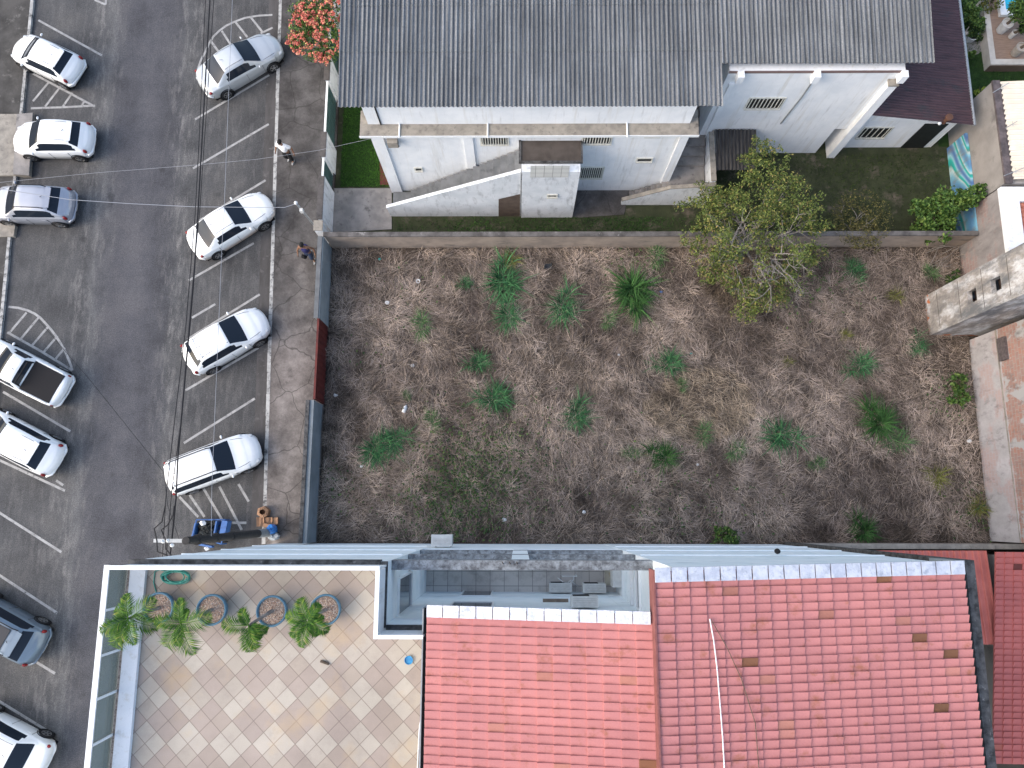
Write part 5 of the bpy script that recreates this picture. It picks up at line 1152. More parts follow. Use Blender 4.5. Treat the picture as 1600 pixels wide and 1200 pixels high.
# stations: (x/L from the rear, belt half width, sill z, belt z, top z, roof half width, flag) ; flags: region that starts here
PROF = {
 'hatch': [(0, .74, .42, .62, .66, .60, 'b'), (.012, .86, .34, .74, .80, .66, 'b'), (.04, .92, .28, .86, .96, .70, 'b'), (.075, .95, .25, .92, 1.06, .80, 'rg'), (.20, .985, .22, .95, 1.42, .66, 'roof'), (.34, 1, .2, .94, 1.49, .69, 'roof'), (.50, 1, .2, .93, 1.50, .69, 'roof'), (.565, 1, .2, .92, 1.46, .68, 'ws'), (.745, .985, .22, .90, .99, .84, 'hood'), (.86, .96, .24, .84, .90, .78, 'hood'), (.94, .90, .26, .74, .78, .62, 'hood'), (.985, .78, .30, .62, .65, .54, 'nose'), (1, .66, .36, .52, .55, .46, 'end')],
 'sedan': [(0, .72, .42, .66, .70, .58, 'b'), (.012, .84, .34, .80, .86, .64, 'b'), (.04, .92, .28, .90, .97, .70, 'b'), (.13, .96, .25, .94, 1.02, .70, 'b'), (.155, .97, .24, .95, 1.03, .82, 'rg'), (.30, 1, .2, .94, 1.42, .66, 'roof'), (.42, 1, .2, .93, 1.47, .68, 'roof'), (.50, 1, .2, .92, 1.47, .68, 'roof'), (.56, 1, .2, .91, 1.43, .67, 'ws'), (.73, .985, .22, .89, .98, .84, 'hood'), (.86, .96, .24, .84, .89, .78, 'hood'), (.94, .90, .26, .74, .78, .62, 'hood'), (.985, .78, .30, .62, .65, .54, 'nose'), (1, .66, .36, .52, .55, .46, 'end')],
 'wagon': [(0, .76, .42, .64, .70, .62, 'b'), (.010, .87, .34, .80, .86, .67, 'b'), (.03, .93, .28, .90, 1.00, .70, 'b'), (.045, .95, .25, .93, 1.06, .80, 'rg'), (.105, .975, .22, .95, 1.44, .69, 'roof'), (.30, 1, .2, .94, 1.51, .70, 'roof'), (.52, 1, .2, .93, 1.51, .70, 'roof'), (.585, 1, .2, .92, 1.46, .68, 'ws'), (.75, .985, .22, .90, .99, .84, 'hood'), (.87, .96, .24, .84, .90, .78, 'hood'), (.945, .90, .26, .74, .78, .62, 'hood'), (.985, .78, .30, .62, .65, .54, 'nose'), (1, .66, .36, .52, .55, .46, 'end')],
 'pickup': [(0, .80, .42, .70, .72, .66, 'b'), (.008, .92, .34, .92, .94, .74, 'b'), (.03, .95, .28, 1.0, 1.015, .80, 'b'), (.10, .97, .24, 1.01, 1.02, .82, 'b'), (.37, .99, .22, 1.0, 1.02, .80, 'b'), (.378, .99, .22, 1.0, 1.05, .76, 'rg'), (.415, 1, .2, .98, 1.46, .66, 'roof'), (.50, 1, .2, .95, 1.50, .68, 'roof'), (.545, 1, .2, .93, 1.47, .67, 'ws'), (.71, .985, .22, .91, 1.0, .84, 'hood'), (.86, .96, .24, .85, .91, .78, 'hood'), (.94, .90, .26, .74, .78, .62, 'hood'), (.985, .78, .30, .62, .65, .54, 'nose'), (1, .66, .36, .52, .55, .46, 'end')]}
def car(px_r, px_f, kind, Wd, pm, label, rails=False, sunroof=False, Hs=1.0, cover=False, wheel_dark=False, zmid=.55, Lfix=None):
    r, f = W(*px_r, zmid), W(*px_f, zmid); d = (f-r); L = d.length
    if Lfix: d = d.normalized()*Lfix; f = r+d; L = Lfix
    mid = (r+f)/2; az = math.atan2(d.y, d.x); root = thing('parked_car', (mid.x, mid.y, .005), label, 'pickup truck' if kind == 'pickup' else 'car', 'cars parked in the street'); root.rotation_euler = (0, 0, az)
    hw = Wd/2; P0 = PROF[kind]; rows = []; regs = []
    for i in range(len(P0)-1):
        a, c = P0[i], P0[i+1]; m_ = 6 if c[0]-a[0] > .06 else 3
        for k in range(m_):
            t = k/m_; rows.append([a[j]*(1-t)+c[j]*t for j in range(6)]); regs.append(a[6])
    rows.append(list(P0[-1][:6])); regs.append('end'); rows = np.array(rows)
    sm = rows.copy()
    for it in range(2): sm[1:-1, 1:] = .25*sm[:-2, 1:]+.5*sm[1:-1, 1:]+.25*sm[2:, 1:]
    rows = sm; ring = []
    for (x, w_, zl, zb, zt, wt) in rows:
        zl, zb, zt = zl, zb*Hs, zt*Hs; W_ = w_*hw; T = wt*hw*1.0; bel = W_*.945; g = max(0, min(1, (zt-zb)/.45))
        def sl_(t): return (bel*(1-t)+(T+.03)*t, zb+(zt-.05*g-zb)*t)
        ring.append([(W_*.82, zl), (W_*.965, zl+.07), (W_, zl+.5*(zb-zl)), (W_*.992, zb-.07), (bel+.012, zb), sl_(.12), sl_(.5), sl_(.9), (T*.97, zt-.015*g), (T*.80, zt+.005), (T*.4, zt+.02), (0, zt+.025)])
    M = 12; full = []
    for k, rg in enumerate(ring):
        x = (rows[k][0]-.5)*L; pts = []
        seq = [(y, z) for y, z in rg]+[(-y, z) for y, z in rg[-2::-1]]
        fr = rows[k][0]; bow = (.055 if fr > .5 else -.035)*abs(fr-.45)*2*L/4
        if regs[k] in ('nose', 'end') or fr > .9: bow += .10
        if fr < .05: bow -= .08
        for y, z in seq: pts.append((x+ (bow*(1-2*(abs(y)/hw)**2)), y, z))
        full.append(pts)
    K = len(full[0]); V = [p for pts in full for p in pts]; groups = {'body': [], 'windscreen': [], 'rear_window': [], 'side_window': [], 'side_window2': []}
    xs0 = [q[0] for q in P0 if q[6] == 'rg'][0]; xs1 = [q[0] for q in P0 if q[6] == 'hood'][0]; xr0 = [q[0] for q in P0 if q[6] == 'roof'][0]; xr1 = [q[0] for q in P0 if q[6] == 'ws'][0]
    for k in range(len(full)-1):
        fx = (rows[k][0]+rows[k+1][0])/2
        for q in range(K-1):
            a = k*K+q; fc = (a, a+1, a+K+1, a+K); qq = q if q < M-1 else K-2-q; gname = 'body'
            if qq >= 8 and xs0+.012 < fx < xr0-.012*(kind != 'wagon') and not kind == 'pickup': gname = 'rear_window'
            elif qq >= 8 and kind == 'pickup' and xs0 < fx < xr0-.004: gname = 'rear_window'
            elif qq >= 8 and xr1+.008 < fx < xs1-.012: gname = 'windscreen'
            elif qq in (5, 6):
                lo = xr0-.055 if kind in ('hatch', 'wagon') else xr0-.03; hi = xr1+(.09 if qq == 5 else .035)
                if kind == 'pickup': lo = xr0-.005
                if lo+(.0 if qq == 5 else .02) < fx < hi: gname = 'side_window' if q < M-1 else 'side_window2'
            groups[gname].append(fc)
    n0 = len(V); groups['body'] += [tuple(range(K-1, -1, -1)), tuple(range((len(full)-1)*K, len(full)*K))]
    for gname, fs in groups.items():
        if not fs: continue
        used = sorted({i for f_ in fs for i in f_}); mp = {i: j for j, i in enumerate(used)}; b = MB(); b.v = [V[i] for i in used]; b.f = [tuple(mp[i] for i in f_) for f_ in fs]
        me_o = lbuild(b, gname.replace('2', ''), pm if gname == 'body' else m_glass, root, True)
    # under-tray shadow gap, wheels, lamps, mirrors, trim
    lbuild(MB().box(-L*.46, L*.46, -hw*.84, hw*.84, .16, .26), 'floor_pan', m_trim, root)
    for wx in (-L*.5+L*.185, L*.5-L*.185):
        for sg in (-1, 1):
            wl_ = MB().lathe((wx, sg*(hw-.085), .31), [(.0, -.09), (.20, -.09), (.31, -.085), (.325, -.04), (.325, .06), (.305, .093), (.21, .095)], 22, 'Y'); tyre = lbuild(wl_, 'wheel', m_black, root, True)
            rim_ = MB(); yy = sg*(hw+.012)
            for s5 in range(5):
                a = s5*1.2566; rim_.obox((wx+.10*math.cos(a), yy, .31+.10*math.sin(a)), (math.cos(a), 0, math.sin(a)), (0, 1, 0), (-math.sin(a), 0, math.cos(a)), .10, .008, .028)
            rim_.lathe((wx, yy-.006*sg, .31), [(.205, 0), (.185, .008*sg), (.18, -.01*sg), (.205, 0)], 20, 'Y'); rim_.lathe((wx, yy, .31), [(0, .012*sg), (.045, .008*sg), (.05, 0)], 12, 'Y')
            rr_ = lbuild(rim_, 'rim', m_chrome, root); rr_.parent = tyre
            lbuild(MB().lathe((wx, sg*(hw-.03), .33), [(0, 0), (.365, 0), (.37, .034*sg), (.345, .036*sg)], 22, 'Y'), 'wheel_arch', m_trim, root)
    zb = .78*Hs
    for sg in (-1, 1):
        y = sg*hw*.70
        lbuild(MB().blob((L*.5-.20, y*.98, .66*Hs), .20, .11, .06, 0, 12, 8), 'headlight', m_lampw, root, True)
        lbuild(MB().blob((-L*.5+.15, sg*hw*.85, .84*Hs if kind != 'pickup' else .80), .085, .07, .15 if kind != 'sedan' else .07, 0, 10, 8), 'taillight', m_lampr, root, True)
        mx = (xs1-.5)*L-.22; lbuild(MB().blob((mx, sg*(hw+.075), 1.0*Hs), .05, .085, .055, 0, 10, 7), 'mirror', pm if not wheel_dark else m_trim, root, True)
        for hx in (.04, -.20): lbuild(MB().box(hx*L-.07, hx*L+.07, sg*(hw+.004), sg*(hw-.02), .80*Hs, .825*Hs), 'door_handle', pm, root)
        sm_ = MB()
        for hx in (xs1-.52, .0 if kind != 'pickup' else -.06, -.245 if kind != 'pickup' else -.08): sm_.box(hx*L-.006, hx*L+.006, sg*(hw+.003), sg*(hw-.02), .34, .88*Hs)
        lbuild(sm_, 'door_seam', m_seam, root)
        if kind != 'pickup':
            bp = MB(); hx = -.0*L
            bp.obox((hx, sg*(hw*.79), 1.18*Hs), (.06, 0, 1), (0, 1, 0), (1, 0, 0), .19, .022, .03) if False else None
    zt0 = 1.0*Hs
    lbuild(MB().box(L*.5-.0, L*.5+.012-.02, -.20, .20, .40, .50), 'number_plate', m_plate, root)
    lbuild(MB().box(-L*.5-.075, -L*.5-.05, -.20, .20, .46, .57) if kind != 'pickup' else MB().box(-L*.5-.08, -L*.5-.055, -.2, .2, .5, .61), 'number_plate', m_plate, root)
    lbuild(MB().box(L*.5-.10, L*.5+.02, -hw*.55, hw*.55, .34, .46), 'grille', m_trim, root)
    # rear bumper lip, wipers, aerial
    lbuild(MB().tube([(-L*.5+.16, -hw*.93, .56), (-L*.5-.03, -hw*.70, .56), (-L*.5-.065, 0, .56), (-L*.5-.03, hw*.70, .56), (-L*.5+.16, hw*.93, .56)], .05, 8), 'rear_bumper', pm, root, True)
    cx_ = (xs1-.5)*L
    zz = lambda f: float(np.interp(f, [q[0] for q in P0], [q[4] for q in P0]))*Hs
    for sg in (-1, 1): hg = MB().tube([((xs1+.01-.5)*L-.02, sg*hw*.80, zz(xs1+.01)-.005), ((.86-.5)*L, sg*hw*.72, zz(.86)+.012), ((.95-.5)*L, sg*hw*.58, zz(.95)+.005)], .009, 4); lbuild(hg, 'bonnet_gap', m_seam, root)
    wp = MB(); zc = (.99+.02)*Hs
    wp.tube([(cx_-.02, hw*.45, zc), (cx_-.09, -hw*.05, zc+.055)], .012, 4).tube([(cx_-.02, -hw*.05, zc+.01), (cx_-.08, -hw*.5, zc+.05)], .012, 4); lbuild(wp, 'wiper', m_trim, root)
    rx = (xr0-.5)*L+.25; lbuild(MB().tube([(rx, 0, 1.49*Hs), (rx-.16, 0, 1.60*Hs)], .012, 4), 'aerial', m_trim, root)
    if rails:
        for sg in (-1, 1): lbuild(MB().tube([((xr0-.5)*L+.06, sg*hw*.62, 1.44*Hs), ((xr0-.5)*L+.25, sg*hw*.635, 1.56*Hs), ((xr1-.5)*L-.12, sg*hw*.635, 1.575*Hs), ((xr1-.5)*L+.03, sg*hw*.62, 1.47*Hs)], .022, 6), 'roof_rail', m_trim, root)
    else:
        for sg in (-1, 1): lbuild(MB().tube([((xr0-.5)*L+.06, sg*hw*.55, 1.445*Hs), ((xr0-.5)*L+.4, sg*hw*.56, 1.497*Hs), ((xr1-.5)*L+.0, sg*hw*.555, 1.475*Hs)], .008, 4), 'roof_gutter', m_trim, root)
    if sunroof: lbuild(MB().box((xr0-.5)*L+.30, (xr1-.5)*L-.10, -hw*.52, hw*.52, 1.512*Hs, 1.524*Hs), 'sunroof', m_glass, root)
    if kind in ('hatch', 'wagon'):
        xx = (xr0-.5)*L; lbuild(MB().prism([(xx-.17, -hw*.56), (xx+.06, -hw*.60), (xx+.06, hw*.60), (xx-.17, hw*.56)], [1.40*Hs]*4, [1.425*Hs, 1.47*Hs, 1.47*Hs, 1.425*Hs]), 'spoiler', pm, root)
    if cover:
        cv = MB(); x0, x1 = (.035-.5)*L, (.368-.5)*L; n = 8
        cv.prism([(x0, -hw*.80), (x1, -hw*.82), (x1, hw*.82), (x0, hw*.80)], 1.0, 1.055)
        cr = lbuild(cv, 'bed_cover', m_trim, root)
        rb_ = MB()
        for sg in (-1, 1): rb_.tube([(x0+.1, sg*hw*.86, 1.06), (x1, sg*hw*.88, 1.08)], .03, 6)
        lbuild(rb_, 'bed_rail', pm, root)
        lbuild(MB().tube([(x1+.05, -hw*.7, 1.03), (x1+.02, -hw*.62, 1.45), (x1+.02, hw*.62, 1.45), (x1+.05, hw*.7, 1.03)], .035, 7), 'roll_bar', m_trim, root)
    return root
def lbuild(b, name, m, root, smooth=False):
    me = bpy.data.meshes.new(name); me.from_pydata(b.v, [], b.f); me.materials.append(m)
    bb = bmesh.new(); bb.from_mesh(me); bmesh.ops.recalc_face_normals(bb, faces=bb.faces); bb.to_mesh(me); bb.free()
    if smooth: me.polygons.foreach_set('use_smooth', [True]*len(me.polygons))
    o = bpy.data.objects.new(name, me); COL.objects.link(o); o.parent = root; return o
car((318, 136), (433, 69), 'sedan', 1.74, m_cars, 'silver sedan with dark windows parked nose to the kerb below the hatched bay', sunroof=False)
car((304, 388), (419, 317), 'sedan', 1.68, m_cardust, 'white sedan with dusty brown lower sides, parked opposite the lamp post')
car((296, 566), (412, 499), 'hatch', 1.72, m_carw, 'white hatchback parked alone, level with the red gate')
car((266, 750), (402, 699), 'wagon', 1.70, m_carw, 'white estate car with black roof rails, beside the faded stripes and the blue cart', rails=True)
car((124, 116), (29, 73), 'hatch', 1.66, m_carw, 'small white hatchback between the left kerb and the striped triangle, topmost on the left')
car((146, 220), (27, 219), 'hatch', 1.70, m_carw, 'white hatchback parked straight in front of the concrete ramp', Hs=1.0)
car((117, 323), (-9, 320), 'hatch', 1.74, m_carg, 'grey silver high hatchback with roof rails just below the concrete ramp', rails=True, Hs=1.06)
car((104, 614), (-30, 546), 'pickup', 1.72, m_carw, 'white pickup with a black cover over its bed', cover=True)
car((92, 722), (-34, 656), 'hatch', 1.72, m_carw, 'white car with a dark rear window, just below the pickup', Hs=.98)
car((67, 1013), (-54, 946), 'hatch', 1.78, m_carb, 'grey blue car with a dark glass roof at the left edge', rails=True, sunroof=True, Hs=1.05)
car((74, 1192), (-52, 1126), 'sedan', 1.74, m_carw, 'white car cut by the bottom left corner, left of the glass balustrade')
# ------------------------------------------------------------------ utility pole, lamp post, cables
PB = W(421, 832, .13); PT = W(290, 845, 8.5); up_ = thing('utility_pole', tuple(PB), 'dark round utility pole with a steel cross arm beside the apartment block', 'utility pole')
ax = (PT-PB); m_pole = mat('tarred_pole', (.045, .043, .042), (.025, .024, .024), 6, .8, grain=.2)
MB().tube([PB, PB+ax*.18], [.19, .18], 14).build('pole_base', mat('pole_concrete', (.30, .31, .31), (.22, .23, .23), 3, .9), up_)
MB().tube([PB+ax*.18, PB+ax*1.0], [.175, .13], 14).build('pole_shaft', m_pole, up_)
for f_ in (.52, .70, .88): MB().tube([PB+ax*f_, PB+ax*(f_+.02)], [.185, .18], 14).build('clamp_ring', m_pole, up_)
AX = W(246, 845, 8.3); MB().obox((PT+AX)/2+Vector((0, 0, -.1)), (1, 0, 0), (0, 1, 0), (0, 0, 1), (PT-AX).length/2+.1, .06, .05).build('cross_arm', m_steel, up_)
INS = [W(262, 845, 8.35), W(254, 846, 8.35), W(268, 852, 8.35), W(246, 845, 8.4)]
for q in INS[:3]: MB().lathe(q+Vector((0, 0, -.12)), [(.0, 0), (.05, .02), (.07, .08), (.05, .14), (0, .2)], 10).build('insulator', m_litter, up_)
lp = []
for pts in (((262, 868), (246, 862), (245, 845), (241, 826), (253, 815), (258, 790)), ((268, 868), (259, 858), (259, 845), (252, 828), (262, 820), (270, 806), (272, 790))):
    q = [W(a, b_, 8.35) for a, b_ in pts]; s_ = []
    for i in range(len(q)-1): s_ += [q[i].lerp(q[i+1], k/4) for k in range(4)]
    s_.append(q[-1]); MB().tube(s_, .022, 6).build('jumper_cable', m_cable, up_)
for tag_, pts, r, m in (('thickest black overhead cable along the kerb side of the street', ((334, -60), (328, 0), (308, 353), (302, 447), (287, 613), (278, 713), (275, 778), (266, 868)), .026, m_cable),
    ('thin black overhead cable, leftmost of the bundle over the parking bays', ((325, -60), (321, 0), (312, 200), (305, 333), (290, 513), (272, 663), (259, 778), (254, 866)), .014, m_cable),
    ('thin black overhead cable in the middle of the bundle', ((340, -60), (334, 0), (312, 330), (303, 420), (291, 560), (282, 663), (268, 770), (260, 868)), .014, m_cable)):
    q = [W(a, b_, 8.2) for a, b_ in pts]; q.append(q[-1]+Vector((0, -14, 0))); cable('overhead_cable', q, r, m, tag_, 'cable', 'overhead street cables')
q = [W(a, b_, 7.6) for a, b_ in ((366, -60), (363, 0), (350, 333), (347, 380), (335, 663), (331, 760), (330, 838))]; cable('overhead_cable', q, .008, m_cableg, 'thin light grey overhead cable nearer the kerb than the black bundle', 'cable', 'overhead street cables')
LB, LT = W(495, 357, .13), W(463, 318, 3.4)
lpst = thing('lamp_post', tuple(LB), 'thin grey steel service post leaning over the pavement beside the lot corner', 'post')
MB().tube([LB, LT], [.055, .05], 10).build('post', m_steel, lpst); MB().blob(LT+Vector((0, 0, .06)), .085, .085, .09, 0, 12, 8).build('ball_cap', m_litter, lpst, True); MB().box(LT.x+.05, LT.x+.19, LT.y-.22, LT.y-.08, 2.85, 3.1).build('junction_box', m_acw, lpst)
MB().tube([LT, LT+Vector((.12, -.1, -.15))], .02, 5).build('bracket', m_steel, lpst)
cable('service_cable', sag(LT, W(0, 296, 5.5), .0, 6)[:1]+[W(a, b_, z) for a, b_, z in ((445, 324, 3.45), (400, 324, 3.6), (300, 323, 4.1), (200, 318, 4.6), (110, 312, 5.0), (0, 295, 5.5), (-80, 280, 5.8))], .013, m_cableg, 'pale twisted service cable crossing the street from the grey post', 'cable')
cable('service_cable', [W(a, b_, z) for a, b_, z in ((582, 216, 5.2), (560, 221, 5.1), (497, 235, 5.0), (400, 249, 5.0), (305, 258, 5.2), (150, 270, 5.4), (0, 285, 5.6), (-80, 292, 5.7))], .006, m_cableg, 'very thin cable crossing the street to the corner of the white house', 'cable')
cable('service_cable', [W(a, b_, 7.0) for a, b_ in ((60, 500), (140, 593), (200, 668), (256, 738), (262, 790), (280, 843))], .009, m_cable, 'very thin dark cable running slantwise over the street to the utility pole', 'cable')
# ------------------------------------------------------------------ blue cart, boxes, bucket by the pole
ct = W(328, 828, 0); cart = thing('blue_cart', tuple(ct), 'blue steel handcart loaded with dark scrap beside the utility pole', 'cart')
def cw(px, py, z): return W(px, py, z)
fr = MB()
for z in (.35, .75):
    c4 = [cw(a, b_, z) for a, b_ in ((302, 838), (307, 812), (352, 812), (346, 850))]
    for i in range(4): fr.tube([c4[i], c4[(i+1) % 4]], .03, 6)
c5 = [cw(a, b_, .75) for a, b_ in ((302, 838), (307, 812), (352, 812), (346, 850))]
for p in c5: fr.tube([(p.x, p.y, .2), p], .025, 6)
fr.build('frame', m_bluef, cart)
def panel(a, b_, z0, z1_, th, nm):
    d = (b_-a); nn = Vector((-d.y, d.x, 0)).normalized()*th; m = MB(); m.prism([(a.x, a.y), (b_.x, b_.y), (b_.x+nn.x, b_.y+nn.y), (a.x+nn.x, a.y+nn.y)], z0, z1_); return m.build(nm, m_bluef, cart)
panel(cw(342, 814, .6), cw(338, 836, .6), .35, .95, .06, 'side_panel'); panel(cw(351, 813, .6), cw(346, 838, .6), .4, .9, .25, 'side_panel'); panel(cw(307, 817, .6), cw(302, 838, .6), .3, .8, .06, 'side_panel'); panel(cw(310, 852, .6), cw(330, 856, .6), .3, .6, .08, 'side_panel')
a, b_ = cw(308, 814, .4), cw(345, 848, .4); MB().box(a.x, b_.x, b_.y, a.y, .30, .36).build('bed', m_dark, cart)
sc = MB(); random.seed(2)
for k in range(16):
    p = W(random.uniform(310, 340), random.uniform(816, 838), random.uniform(.45, .8)); v = Vector((random.uniform(-1, 1), random.uniform(-1, 1), random.uniform(-.3, .3))).normalized(); sc.tube([p-v*.3, p+v*.3], .022, 5)
for k in range(7): sc.blob(W(random.uniform(311, 338), random.uniform(818, 836), .5), .22, .17, .17, .3)
sc.build('scrap_load', mat('black_scrap', (.04, .045, .045), (.02, .022, .022), 6, .7), cart)
MB().blob(cw(317, 817, .85), .13, .11, .10, .25).build('white_sack', m_litter, cart); MB().blob(cw(323, 857, .4), .12, .10, .09, .25).build('white_sack', m_litter, cart)
for px, py in ((305, 846), (347, 846)):
    p = W(px, py, .26); MB().lathe(p, [(.16, -.04), (.26, -.04), (.26, .04), (.16, .04)], 18, 'Y').build('wheel', m_black, cart)
bk = thing('cardboard_box', tuple(W(414, 800, .13)), 'open crumpled cardboard box, upper one of the heap beside the utility pole', 'box', 'cardboard beside the pole')
c = W(414, 800, .13); b = MB(); pts = [c+Vector((.28*math.cos(a), .26*math.sin(a), 0)) for a in (.3, 1.4, 2.5, 3.6, 4.7, 5.6)]
for i in range(6):
    p, q = pts[i], pts[(i+1) % 6]; b.quad(p, q, q*1.0+Vector((0, 0, .3)), p+Vector((0, 0, .3))); o_ = ((p+q)/2-c).normalized()*.13
    b.quad(p+Vector((0, 0, .3)), q+Vector((0, 0, .3)), q+o_*(-.9)+Vector((0, 0, .36)), p+o_*(-.9)+Vector((0, 0, .36)))
b.build('box', m_card, bk); MB().poly([p+Vector((0, 0, .02)) for p in pts]).build('box_floor', m_card, bk)
for (px, py, hx, hy, rz, z, lab) in ((410, 815, .11, .2, .1, .13, 'tall narrow cardboard piece on the left of the heap beside the pole'), (420, 813, .2, .13, .0, .13, 'flat cardboard box in the middle of the heap beside the pole'), (430, 814, .15, .15, .05, .13, 'square cardboard box on the right of the heap beside the pole'), (418, 821, .18, .08, -.2, .3, 'cardboard flap right beside the blue bag at the pole')):
    p = W(px, py, z); u = Vector((math.cos(rz), math.sin(rz), 0)); v = Vector((-u.y, u.x, 0)); m = MB().obox(p+Vector((0, 0, .11)), u, v, (0, 0, 1), hx, hy, .11); m.obox(p+Vector((0, 0, .23))+u*hx*.9, (u*.8+Vector((0, 0, .5))), v, (0, 0, 1), .08, hy, .006); m.obox(p+Vector((0, 0, .23))-u*hx*.9, (u*.8-Vector((0, 0, .5))), v, (0, 0, 1), .08, hy, .006)
    tag(m.build('cardboard_box', m_card), lab, 'box', 'cardboard beside the pole')
p = W(424, 827, .5); bb_ = thing('blue_bag', (p.x, p.y, .13), 'shiny blue plastic bag standing at the foot of the utility pole', 'bag')
m_bag = mat('shiny_blue_bag', (.03, .22, .60), (.02, .13, .40), 9, .25, .6); MB().blob((p.x, p.y, .42), .24, .23, .30, .12, 12, 9).build('bag', m_bag, bb_); MB().blob((p.x+.02, p.y, .74), .07, .07, .08, .2).build('knot', m_bag, bb_)
m_clear = mat('clear_sack', (.42, .46, .48), (.25, .27, .28), 7, .3, .5); q = W(428, 837, .3); tag(MB().blob((q.x, q.y, .32), .26, .2, .2, .3).build('rubbish_sack', m_clear), 'greyish rubbish sack below the blue bag at the pole', 'sack')
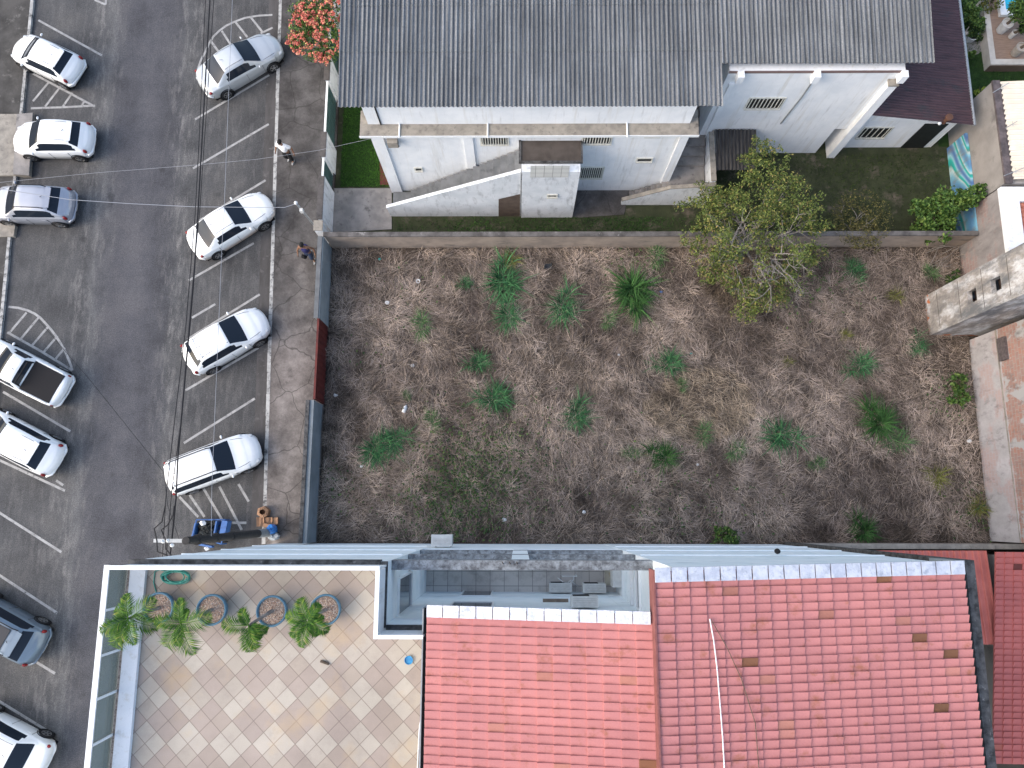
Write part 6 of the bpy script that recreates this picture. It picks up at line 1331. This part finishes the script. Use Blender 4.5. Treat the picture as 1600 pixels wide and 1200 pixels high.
# ------------------------------------------------------------------ people
def skin_mesh(name, joints, edges, m, parent, sub=2, root_i=0):
    me = bpy.data.meshes.new(name); me.from_pydata([j[:3] for j in joints], edges, []); o = bpy.data.objects.new(name, me); COL.objects.link(o)
    o.modifiers.new('s', 'SKIN'); sv = me.skin_vertices[0].data
    for i, j in enumerate(joints): r = j[3]; sv[i].radius = (r, r) if not isinstance(r, tuple) else r; sv[i].use_root = (i == root_i)
    ss = o.modifiers.new('u', 'SUBSURF'); ss.levels = sub; ss.render_levels = sub
    dg = bpy.context.evaluated_depsgraph_get(); nm = bpy.data.meshes.new_from_object(o.evaluated_get(dg)); o.modifiers.clear(); o.data = nm
    nm.materials.clear(); nm.materials.append(m); nm.polygons.foreach_set('use_smooth', [True]*len(nm.polygons)); o.parent = parent; return o
def person(px, py, az, label, pose, shirt, trousers, extra=None, arms='short', vest=False):
    b0 = W(px, py, .13); root = thing('person', tuple(b0), label, 'person'); root.rotation_euler = (0, 0, az); root.scale = (1.08, 1.08, 1.08)
    # local: x forward, y left, z up
    hipz = .92; st = pose['stride']; J = [(0, 0, hipz, .135), (0, 0, 1.12, .125), (0, 0, 1.34, .15), (.01, 0, 1.46, .075), (.02, 0, 1.54, .058), (.04, 0, 1.62, .085), (.045, 0, 1.71, .10), (.035, 0, 1.77, .07)]
    Ed = [(i, i+1) for i in range(7)]; arms_j = {}
    for sg, sw in ((1, pose['armL']), (-1, pose['armR'])):
        n = len(J); e1 = sw[0]; e2 = sw[1]
        J += [(0, sg*.19, 1.40, .062), (e1[0], sg*(.24+e1[1]), e1[2], .045), (e2[0], sg*(.26+e2[1]), e2[2], .034)]; Ed += [(2, n), (n, n+1), (n+1, n+2)]; arms_j[sg] = n
        hd = (Vector(J[n+2][:3])-Vector(J[n+1][:3])).normalized(); w_ = Vector(J[n+2][:3]); side = hd.cross(Vector((0, sg, 0))).normalized()
        k = len(J); pm_ = w_+hd*.07; J.append((*pm_, .036)); Ed.append((n+2, k))
        for fi_ in range(5):
            o_ = (fi_-1.5)*.019
            if fi_ < 4: a = pm_+side*o_+hd*.035; c = a+hd*(.038+.008*(1.5-abs(fi_-1.5)))+Vector((0, -sg*.008, 0)); e = c+hd*.028+Vector((0, -sg*.018, 0))
            else: a = w_+hd*.035+side*.04; c = a+hd*.03+side*.02; e = c+hd*.025
            i = len(J); J += [(*a, .0095), (*c, .009), (*e, .008)]; Ed += [(k, i), (i, i+1), (i+1, i+2)]
    legs = {}
    for sg, lg_ in ((1, pose['legL']), (-1, pose['legR'])):
        n = len(J); kn, an_ = lg_
        J += [(0, sg*.095, .86, .09), (kn[0], sg*.10, kn[1], .062), (an_[0], sg*.10, an_[1], .042), (an_[0]+.14, sg*.12, max(.03, an_[1]-.07), .035)]; Ed += [(0, n), (n, n+1), (n+1, n+2), (n+2, n+3)]; legs[sg] = n
    skin_mesh('body', J, Ed, m_skin, root)
    # clothes follow the same joints
    g = 1.16; SJ = [(0, 0, .92, .17), (0, 0, 1.12, .17), (0, 0, 1.34, .20), (.008, 0, 1.46, .11)]; SE = [(0, 1), (1, 2), (2, 3)]
    if not vest:
        for sg in (1, -1):
            n = arms_j[sg]; A, B_ = Vector(J[n][:3]), Vector(J[n+1][:3]); i = len(SJ); SJ += [(*A, .10), (*A.lerp(B_, .8), .085)]; SE += [(2, i), (i, i+1)]
    skin_mesh('shirt', SJ, SE, shirt, root)
    TJ = [(0, 0, .97, .16), (0, 0, .88, .17)]; TE = [(0, 1)]
    for sg in (1, -1):
        n = legs[sg]; i = len(TJ); A, B_, C_ = (Vector(J[n+k][:3]) for k in range(3)); TJ += [(*A, .135), (*A.lerp(B_, .5), .118), (*B_, .098), (*B_.lerp(C_, .9 if not vest else .35), .078)]; TE += [(1, i), (i, i+1), (i+1, i+2), (i+2, i+3)]
    skin_mesh('trousers', TJ, TE, trousers, root)
    for sg in (1, -1):
        n = legs[sg]; C_, D_ = Vector(J[n+2][:3]), Vector(J[n+3][:3]); lbuild(MB().tube([C_+Vector((-.07, 0, -.035)), C_.lerp(D_, .5)+Vector((0, 0, -.02)), D_+Vector((.05, 0, 0))], [.05, .052, .035], 10), 'shoe', pose['shoe'], root, True)
    lbuild(MB().blob((.02, 0, 1.735), .115, .098, .10, .03, 16, 10), 'hair', m_hair, root, True)
    fc = MB(); fc.blob((.145, 0, 1.65), .022, .016, .022); [fc.blob((.055, sg*.098, 1.66), .018, .012, .03) for sg in (1, -1)]; lbuild(fc, 'face', m_skin, root, True)
    ey = MB(); [ey.blob((.128, sg*.035, 1.685), .012, .014, .009) for sg in (1, -1)]; ey.blob((.128, 0, 1.605), .01, .026, .007); lbuild(ey, 'eyes_and_mouth', m_trim, root, True)
    return root
m_tee = mat('white_tee', (.78, .79, .80), (.66, .68, .70), 6, .9); m_blackcloth = mat('black_cloth', (.018, .018, .02), (.012, .012, .013), 12, .9); m_navy = mat('navy_cloth', (.035, .035, .12), (.02, .02, .075), 8, .9); m_denim = mat('dark_denim', (.03, .045, .085), (.02, .03, .06), 8, .9); m_shoew = mat('trainer', (.5, .5, .5), (.06, .06, .06), 20, .7)
person(456, 251, R(250), 'person in a white T-shirt and black trousers walking beside the white kerb', {'stride': .3, 'armL': ((-.10, .08, 1.16), (-.02, .12, .92)), 'armR': ((.06, .10, 1.15), (.16, .14, .93)), 'legL': ((.06, .50), (.02, .10)), 'legR': ((.12, .50), (-.06, .14)), 'shoe': m_shoew}, m_tee, m_blackcloth)
person(489, 404, R(265), 'person in dark blue sleeveless top and shorts carrying a black bag by the wall', {'stride': .3, 'armL': ((-.05, .10, 1.14), (.12, .12, .96)), 'armR': ((.05, .10, 1.14), (.16, .10, .98)), 'legL': ((.16, .50), (.10, .10)), 'legR': ((.0, .48), (-.28, .14)), 'shoe': m_shoew}, m_navy, m_denim, vest=True)
cb_ = W(476, 402, .55); hb_ = thing('hand_bag', tuple(cb_), 'black bag held by the person in dark blue', 'bag'); MB().blob((cb_.x, cb_.y, .62), .14, .10, .18, .12).build('bag', m_blackcloth, hb_); MB().tube([(cb_.x-.07, cb_.y, .76), (cb_.x, cb_.y, .98), (cb_.x+.07, cb_.y, .76)], .012, 5).build('strap', m_blackcloth, hb_)
